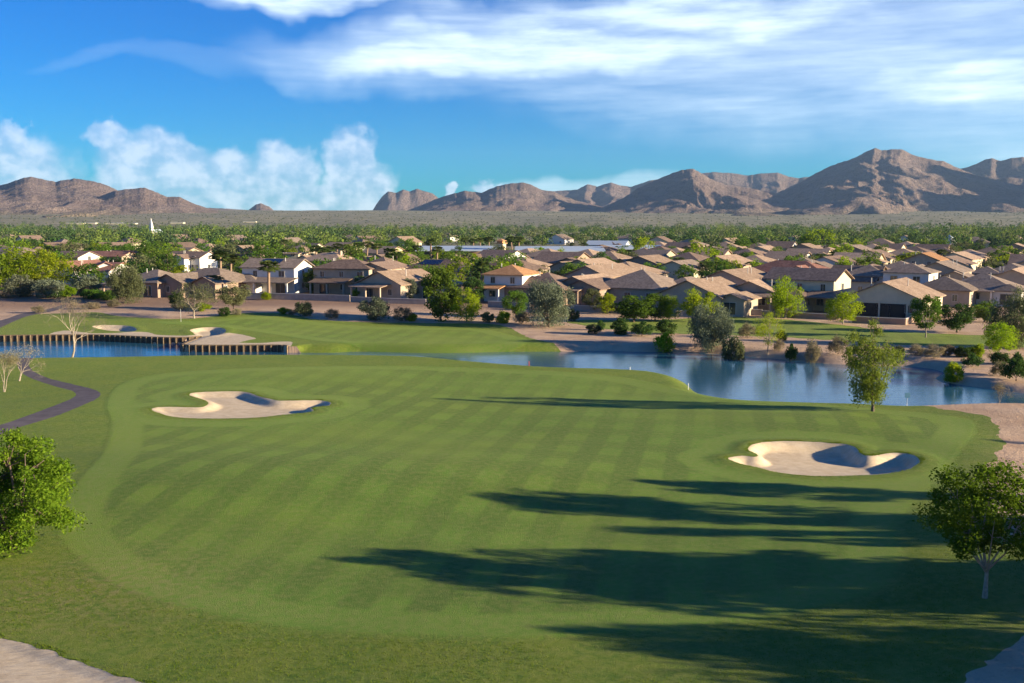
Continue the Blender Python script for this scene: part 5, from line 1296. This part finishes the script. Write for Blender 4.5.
# church with a white steeple
def church(px, pb, ptop, w, label, nave=0.28, tw=0.22, spf=0.55):
    x, y, z = at_px(px, pb); H1 = top_z(px, ptop, y) - z
    r = empty('church', (x, y, z), rad(-25)); tag(r, label, 'church')
    m = MB(); wall_mesh(m, 0, 4, w, w * 1.6, H1 * nave, 'gy', 35); m.build('wall', M['wall_white'], r)
    m = MB(); roof_mesh(m, 0, 4, w, w * 1.6, H1 * nave, 'gy', 35); m.build('roof', M['metal_roof'], r)
    s = w * tw; y0 = 4 - w * 0.8 - s - 0.1; m = MB(); m.box(-s, y0 - s, -0.5, s, y0 + s, H1 * spf); m.build('tower', M['wall_white'], r)
    m = MB(); k = s * 1.02; zt_ = H1 * spf + .002
    m.solid([(-k, y0 - k, zt_), (k, y0 - k, zt_), (k, y0 + k, zt_), (-k, y0 + k, zt_), (0, y0, H1)], ((3, 2, 1, 0), (0, 1, 4), (1, 2, 4), (2, 3, 4), (3, 0, 4))); m.build('spire', M['wall_white'], r)
church(153.5, 238, 217.5, 6, 'white church with tall thin steeple above the trees near the mountains', 0.3, 0.24)
church(949, 247, 234.5, 8, 'small white church with short tower in the trees under the shaded mountain', 0.5, 0.14, 0.82)
for px, pb, w, lab in [(76, 224.2, 40, 'pale flat building on the plain under the hills, nearest the frame edge of its row'), (92, 224.0, 22, 'small pale flat building on the plain, second of its row'), (114, 224.2, 44, 'pale flat building in the middle of the row on the plain'), (125, 224.4, 55, 'longest pale flat building on the plain, nearest the steeple'), (178, 223.6, 30, 'pale flat building on the plain past the steeple'), (250, 222.6, 34, 'pale flat building on the plain below the tiny butte')]:
    x, y, z = at_px(px, pb); r = empty('far_building', (x, y, z), 0); tag(r, lab, 'building', 'pale buildings on the far plain')
    m = MB(); m.box(-w / 2, -8, -1, w / 2, 8, 2.8); m.build('wall', M['wall_cream'], r); m = MB(); m.box(-w / 2 - .5, -8.5, 2.801, w / 2 + .5, 8.5, 3.2); m.build('roof', M['metal_roof'], r)
far_h = [(10, 243, 'white'), (30, 246, 'tan'), (64, 252, 'tan'), (180, 244, 'white'), (198, 250, 'tan'), (290, 250, 'tan'), (352, 243, 'white'), (366, 247, 'white'), (362, 252, 'white'), (405, 248, 'tan'), (448, 241, 'white'), (560, 244, 'white'), (628, 243, 'white'), (660, 248, 'tan'), (690, 252, 'tan'), (730, 251, 'tan'), (765, 249, 'white'), (795, 247, 'tan'), (880, 250, 'tan'), (905, 246, 'white'), (975, 248, 'tan'), (1015, 246, 'white'), (130, 249, 'tan'), (235, 246, 'tan')]
for i, (px, pb, c_) in enumerate(far_h):
    x, y, z = at_px(px, pb); tp_ = 'gy' if i % 2 else 'hip'
    house('far_house', 'small %s walled house peeping out of the far belt of trees' % c_, x, y, 25 + (i * 37) % 20, [(0, 0, 15, 13, 3.4, tp_, 24)], wall='wall_' + ('white' if c_ == 'white' else 'cream'), roof=['roof_tan', 'roof_brown', 'roof_grey'][i % 3], group='%s walled houses in the far belt of trees' % c_, detail=0, seed=i + 300)

# ------------------------------------------------------------------ parked cars by the storage roofs
M['car_white'] = simple('car_paint_white', (0.7, 0.7, 0.7), 0.25, 0.02, 1, 0, 0.5); M['car_dark'] = simple('car_paint_dark', (0.06, 0.07, 0.09), 0.25, 0.02, 1, 0, 0.5); M['tyre'] = simple('tyre_rubber', (0.02, 0.02, 0.02), 0.8, 0.05, 5)
def car(px, pb, rot, mat, label):
    x, y, z = at_px(px, pb); r = empty('parked_car', (x, y, z), rad(rot)); tag(r, label, 'car', 'cars parked by the storage roofs')
    prof = [(-2.3, .35), (-2.3, .85), (-1.5, .98), (1.2, .98), (2.2, .8), (2.3, .35)]
    m = MB(); n = len(prof); m.solid([(p[0], -.88, p[1]) for p in prof] + [(p[0], .88, p[1]) for p in prof], [tuple(range(n)), tuple(reversed(range(n, 2 * n)))] + [(i, i + n, (i + 1) % n + n, (i + 1) % n) for i in range(n)]); m.build('body', M[mat], r)
    m = MB(); m.solid([(-1.9, -.8, .981), (1.0, -.8, .981), (1.0, .8, .981), (-1.9, .8, .981), (-1.4, -.66, 1.5), (.3, -.66, 1.5), (.3, .66, 1.5), (-1.4, .66, 1.5)], ((0, 3, 2, 1), (4, 5, 6, 7), (0, 1, 5, 4), (1, 2, 6, 5), (2, 3, 7, 6), (3, 0, 4, 7))); m.build('cabin', M['glass'], r)
    m = MB(); m.box(-1.38, -.66, 1.501, .28, .66, 1.54); m.build('roof', M[mat], r)
    for wx_ in (-1.4, 1.4):
        for wy_ in (-.85, .85):
            m = MB(); m.tube([(wx_, wy_ - .1, .34), (wx_, wy_ + .1, .34)], [.34, .34], 12); m.build('wheel', M['tyre'], r)
for px, pb, rt_, mt, lb in [(524, 260, 10, 'car_white', 'white car parked before the nearest storage canopy by the palms'), (536, 259.6, 15, 'car_dark', 'dark car parked between two white cars at the storage canopy'), (546, 259.4, 12, 'car_white', 'white car parked beside the dark one at the storage canopy'), (556, 259.2, 8, 'car_dark', 'dark car parked farthest along the storage canopy')]: car(px, pb, rt_, mt, lb)
print('COUNT', len(spots), len(bpy.data.objects))
# ------------------------------------------------------------------ longer grass: rough near the camera and ragged bunker lips
rg = np.random.RandomState(31)
bx_, by_ = [], []
X = rg.uniform(-34, 34, 260000); Y = rg.uniform(32, 62, 260000)
ok = (mow.sd(X, Y, 12) > 0.4) & (g_main.sd(X, Y, 12) < -0.05) & (b_front.sd(X, Y, 12) > 0.0) & (np.abs(X) < 0.56 * Y) & (rg.rand(len(X)) < np.clip(1.5 - (Y - 32) / 22, 0.15, 1)) & (rg.rand(len(X)) < 0.6 * sstep(0.3, 0.65, fbm(X / 2.5, Y / 2.5, 3)))
bx_.append(X[ok]); by_.append(Y[ok])
for pl, n in ((b_front, 26000), (b_left, 30000), (b_right, 30000)):
    lo_ = pl.p.min(0) - 1; hi_ = pl.p.max(0) + 1
    X = rg.uniform(lo_[0], hi_[0], n * 8); Y = rg.uniform(lo_[1], hi_[1], n * 8)
    s = pl.sd(X, Y, 12) + ns(X, Y, 0.5 if pl is b_front else 0.25, 0.9)
    ok = (s > -0.03) & (s < 0.05 + 0.3 * sstep(0.35, 0.65, fbm(X / 1.1, Y / 1.1, 2))) & (Y > 28) & (rg.rand(len(X)) < (0.55 if pl is b_front else np.clip(0.12 + 0.5 * (Y - lo_[1]) / (hi_[1] - lo_[1]) * ((X - lo_[0]) / (hi_[0] - lo_[0])), 0, 1))); bx_.append(X[ok]); by_.append(Y[ok])
X = np.concatenate(bx_); Y = np.concatenate(by_); Z = hfull(X, Y); n = len(X)
hgt = 0.025 + 0.045 * rg.rand(n); a = rg.rand(n) * 6.283; w = 0.012 + 0.01 * rg.rand(n)
dx, dy = np.cos(a) * w, np.sin(a) * w; lx, ly = rg.normal(size=n) * 0.04, rg.normal(size=n) * 0.04
V = np.empty((n, 3, 3)); V[:, 0] = np.stack([X - dx, Y - dy, Z - 0.01], 1); V[:, 1] = np.stack([X + dx, Y + dy, Z - 0.01], 1); V[:, 2] = np.stack([X + lx, Y + ly, Z + hgt], 1)
M['blade'] = mat_leaf('grass_blade', (0.09, 0.145, 0.01), (0.17, 0.215, 0.016), (0.17, 0.20, 0.018), 0.4)
tag(link('long_grass', mesh_np('long_grass', V.reshape(-1, 3), np.arange(3 * n).reshape(n, 3)), M['blade']), 'tufts of longer grass in the rough and round the sand', 'grass', None, 'stuff')
print('BLADES', n)
# ------------------------------------------------------------------ light and sky
SUN_AZ = math.atan2(0.972, -0.234); SUN_EL = rad(12.2)
S = Vector((math.sin(SUN_AZ) * math.cos(SUN_EL), math.cos(SUN_AZ) * math.cos(SUN_EL), math.sin(SUN_EL)))
ld = bpy.data.lights.new('sun', 'SUN'); ld.energy = 5.0; ld.angle = rad(0.5); ld.color = (1.0, 0.85, 0.60)
lo = bpy.data.objects.new('sun', ld); COL.objects.link(lo); lo.rotation_euler = S.to_track_quat('Z', 'Y').to_euler(); lo.location = (60, -10, 60)
W = bpy.data.worlds.new('World'); SC.world = W; W.use_nodes = True
t = NT(W.node_tree); t.n.clear()
sky = t.n.new('ShaderNodeTexSky'); sky.sky_type = 'NISHITA'; sky.sun_disc = False
sky.sun_elevation = SUN_EL; sky.sun_rotation = SUN_AZ; sky.altitude = 300; sky.air_density = 1.0; sky.dust_density = 0.05; sky.ozone_density = 4.0
hs = t.n.new('ShaderNodeHueSaturation'); t.put(hs.inputs['Color'], sky.outputs[0]); hs.inputs['Saturation'].default_value = 1.35; hs.inputs['Value'].default_value = 1.0
blue = t.mix(1.0, hs.outputs[0], c4((0.07, 0.76, 1.19)), 'MULTIPLY')
tc = t.n.new('ShaderNodeTexCoord'); sp = t.n.new('ShaderNodeSeparateXYZ'); t.put(sp.inputs[0], tc.outputs['Generated'])
# direction -> azimuth and elevation in degrees
azn = t.math('MULTIPLY', t.math('ARCTAN2', sp.outputs[0], sp.outputs[1]), 57.2958)
eln = t.math('MULTIPLY', t.math('ARCSINE', sp.outputs[2]), 57.2958)
def ae(px, py):
    d = Vector(ray(px, py)).normalized()
    return math.degrees(math.atan2(d.x, d.y)), math.degrees(math.asin(d.z))
comb = t.n.new('ShaderNodeCombineXYZ'); t.put(comb.inputs[0], azn); t.put(comb.inputs[1], eln); uv = comb.outputs[0]
def blobs(lst, du, dv):
    tot = None
    for (x, y, rx, ry) in lst:
        a, e = ae(x, y); k = 57.2958 / 1000
        qx = t.math('DIVIDE', t.math('SUBTRACT', du, a), rx * k); qy = t.math('DIVIDE', t.math('SUBTRACT', dv, e), ry * k)
        v = t.math('SUBTRACT', 1.0, t.math('ADD', t.math('MULTIPLY', qx, qx), t.math('MULTIPLY', qy, qy)))
        tot = v if tot is None else t.math('MAXIMUM', tot, v)
    return tot
def off(sc, det, amp, seed, ro=0.6):
    a = t.noise(t.mapping(uv, (sc, sc, 1), loc=(seed, seed * 2, 0)), 1.0, det, ro)
    b = t.noise(t.mapping(uv, (sc, sc, 1), loc=(seed + 50, seed, 3)), 1.0, det, ro)
    return t.math('ADD', azn, t.math('MULTIPLY', t.math('SUBTRACT', a, 0.5), amp)), t.math('ADD', eln, t.math('MULTIPLY', t.math('SUBTRACT', b, 0.5), amp))
# low heaped clouds
du, dv = off(0.6, 5, 2.4, 3.0, 0.55)
cb = blobs([(5, 180, 66, 52), (15, 140, 20, 20), (108, 140, 22, 22), (150, 170, 55, 40), (215, 185, 60, 40), (282, 175, 42, 34), (320, 205, 80, 26), (352, 165, 30, 42), (360, 205, 40, 60), (120, 200, 150, 26), (452, 186, 8, 10), (490, 188, 26, 10)], du, dv)
cn = t.noise(t.mapping(uv, (0.8, 0.95, 1), loc=(4, 1, 0)), 1.0, 5, 0.52)
low = t.math('MULTIPLY', t.mr(cb, -0.1, 0.6), t.mr(cn, 0.2, 0.65, 0.55, 1.0))
low = t.math('MULTIPLY', low, 0.66)
# high streaked clouds
rot = rad(-9)
st = t.mapping(uv, (0.05, 0.40, 1), (0, 0, rot), (2, 1, 0))
cn1 = t.noise(st, 1.0, 10, 0.6, dist=0.3)
cn2 = t.noise(t.mapping(uv, (0.13, 0.75, 1), (0, 0, rot), (7, 3, 0)), 1.0, 6, 0.6)
du2, dv2 = off(0.13, 4, 5.0, 9.0, 0.5)
hb = blobs([(330, 3, 130, 15), (500, 60, 240, 34), (640, 32, 260, 40), (860, 55, 360, 85), (980, 50, 220, 80), (1150, 60, 300, 110), (700, 92, 200, 30), (470, 28, 60, 26), (600, 190, 120, 18), (760, 100, 120, 24)], du2, dv2)
hmask = t.mr(hb, -0.35, 0.75)
streak = t.mr(cn1, 0.15, 0.85)
high = t.math('MULTIPLY', hmask, t.math('ADD', t.math('MULTIPLY', streak, 0.46), t.mr(cn2, 0.15, 0.9, 0.0, 0.28)))
hb3 = blobs([(215, 66, 130, 10), (110, 62, 60, 7)], du2, dv2)
high = t.math('ADD', high, t.math('MULTIPLY', t.mr(hb3, -0.5, 1.0), 0.07))
hb2 = blobs([(560, 52, 190, 22), (690, 18, 190, 17), (430, 66, 120, 13), (980, 90, 90, 22), (320, 4, 90, 8)], du2, dv2)
cn3 = t.noise(t.mapping(uv, (0.16, 2.6, 1), (0, 0, rad(-13)), (11, 5, 0)), 1.0, 6, 0.65, dist=0.4)
high = t.math('MULTIPLY', high, t.mr(cn3, 0.3, 0.7, 0.88, 1.12))
high = t.math('ADD', high, t.math('MULTIPLY', t.mr(hb2, -0.3, 0.9), t.mr(cn2, 0.25, 0.7, 0.10, 0.45)), clamp=True)
bg = t.n.new('ShaderNodeBackground')
SKY_S = 0.055
cc_ = t.mix(t.mr(cn, 0.35, 0.65), c4((4.2, 5.3, 7.2)), c4((7.2, 7.8, 8.8)))
c = t.mix(low, blue, cc_)
c = t.mix(high, c, c4((7.6, 9.0, 10.0)))
t.put(bg.inputs[0], c); bg.inputs[1].default_value = SKY_S
ow = t.n.new('ShaderNodeOutputWorld'); t.l.new(bg.outputs[0], ow.inputs[0])
# ------------------------------------------------------------------ air
mb = MB(); mb.box(-10900, -10900, -30, 10900, 10900, 760)
hm = bpy.data.materials.new('air_haze'); hm.use_nodes = True; ht = NT(hm.node_tree); ht.n.clear()
pv = ht.n.new('ShaderNodeVolumePrincipled'); pv.inputs['Color'].default_value = (0.50, 0.72, 1.0, 1); pv.inputs['Density'].default_value = 3.4e-5; pv.inputs['Anisotropy'].default_value = 0.2
ho = ht.n.new('ShaderNodeOutputMaterial'); ht.l.new(pv.outputs[0], ho.inputs['Volume'])
tag(mb.build('haze', hm), kind='stuff')
# ------------------------------------------------------------------ render settings
SC.render.engine = 'CYCLES'
SC.view_settings.view_transform = 'Standard'; SC.view_settings.look = 'None'; SC.view_settings.gamma = 1.0; SC.view_settings.exposure = 1.48
SC.cycles.use_denoising = True
SC.cycles.max_bounces = 6; SC.cycles.diffuse_bounces = 3; SC.cycles.glossy_bounces = 3; SC.cycles.transmission_bounces = 4; SC.cycles.transparent_max_bounces = 8
SC.cycles.volume_bounces = 0
SC.cycles.use_adaptive_sampling = True; SC.cycles.adaptive_threshold = 0.01
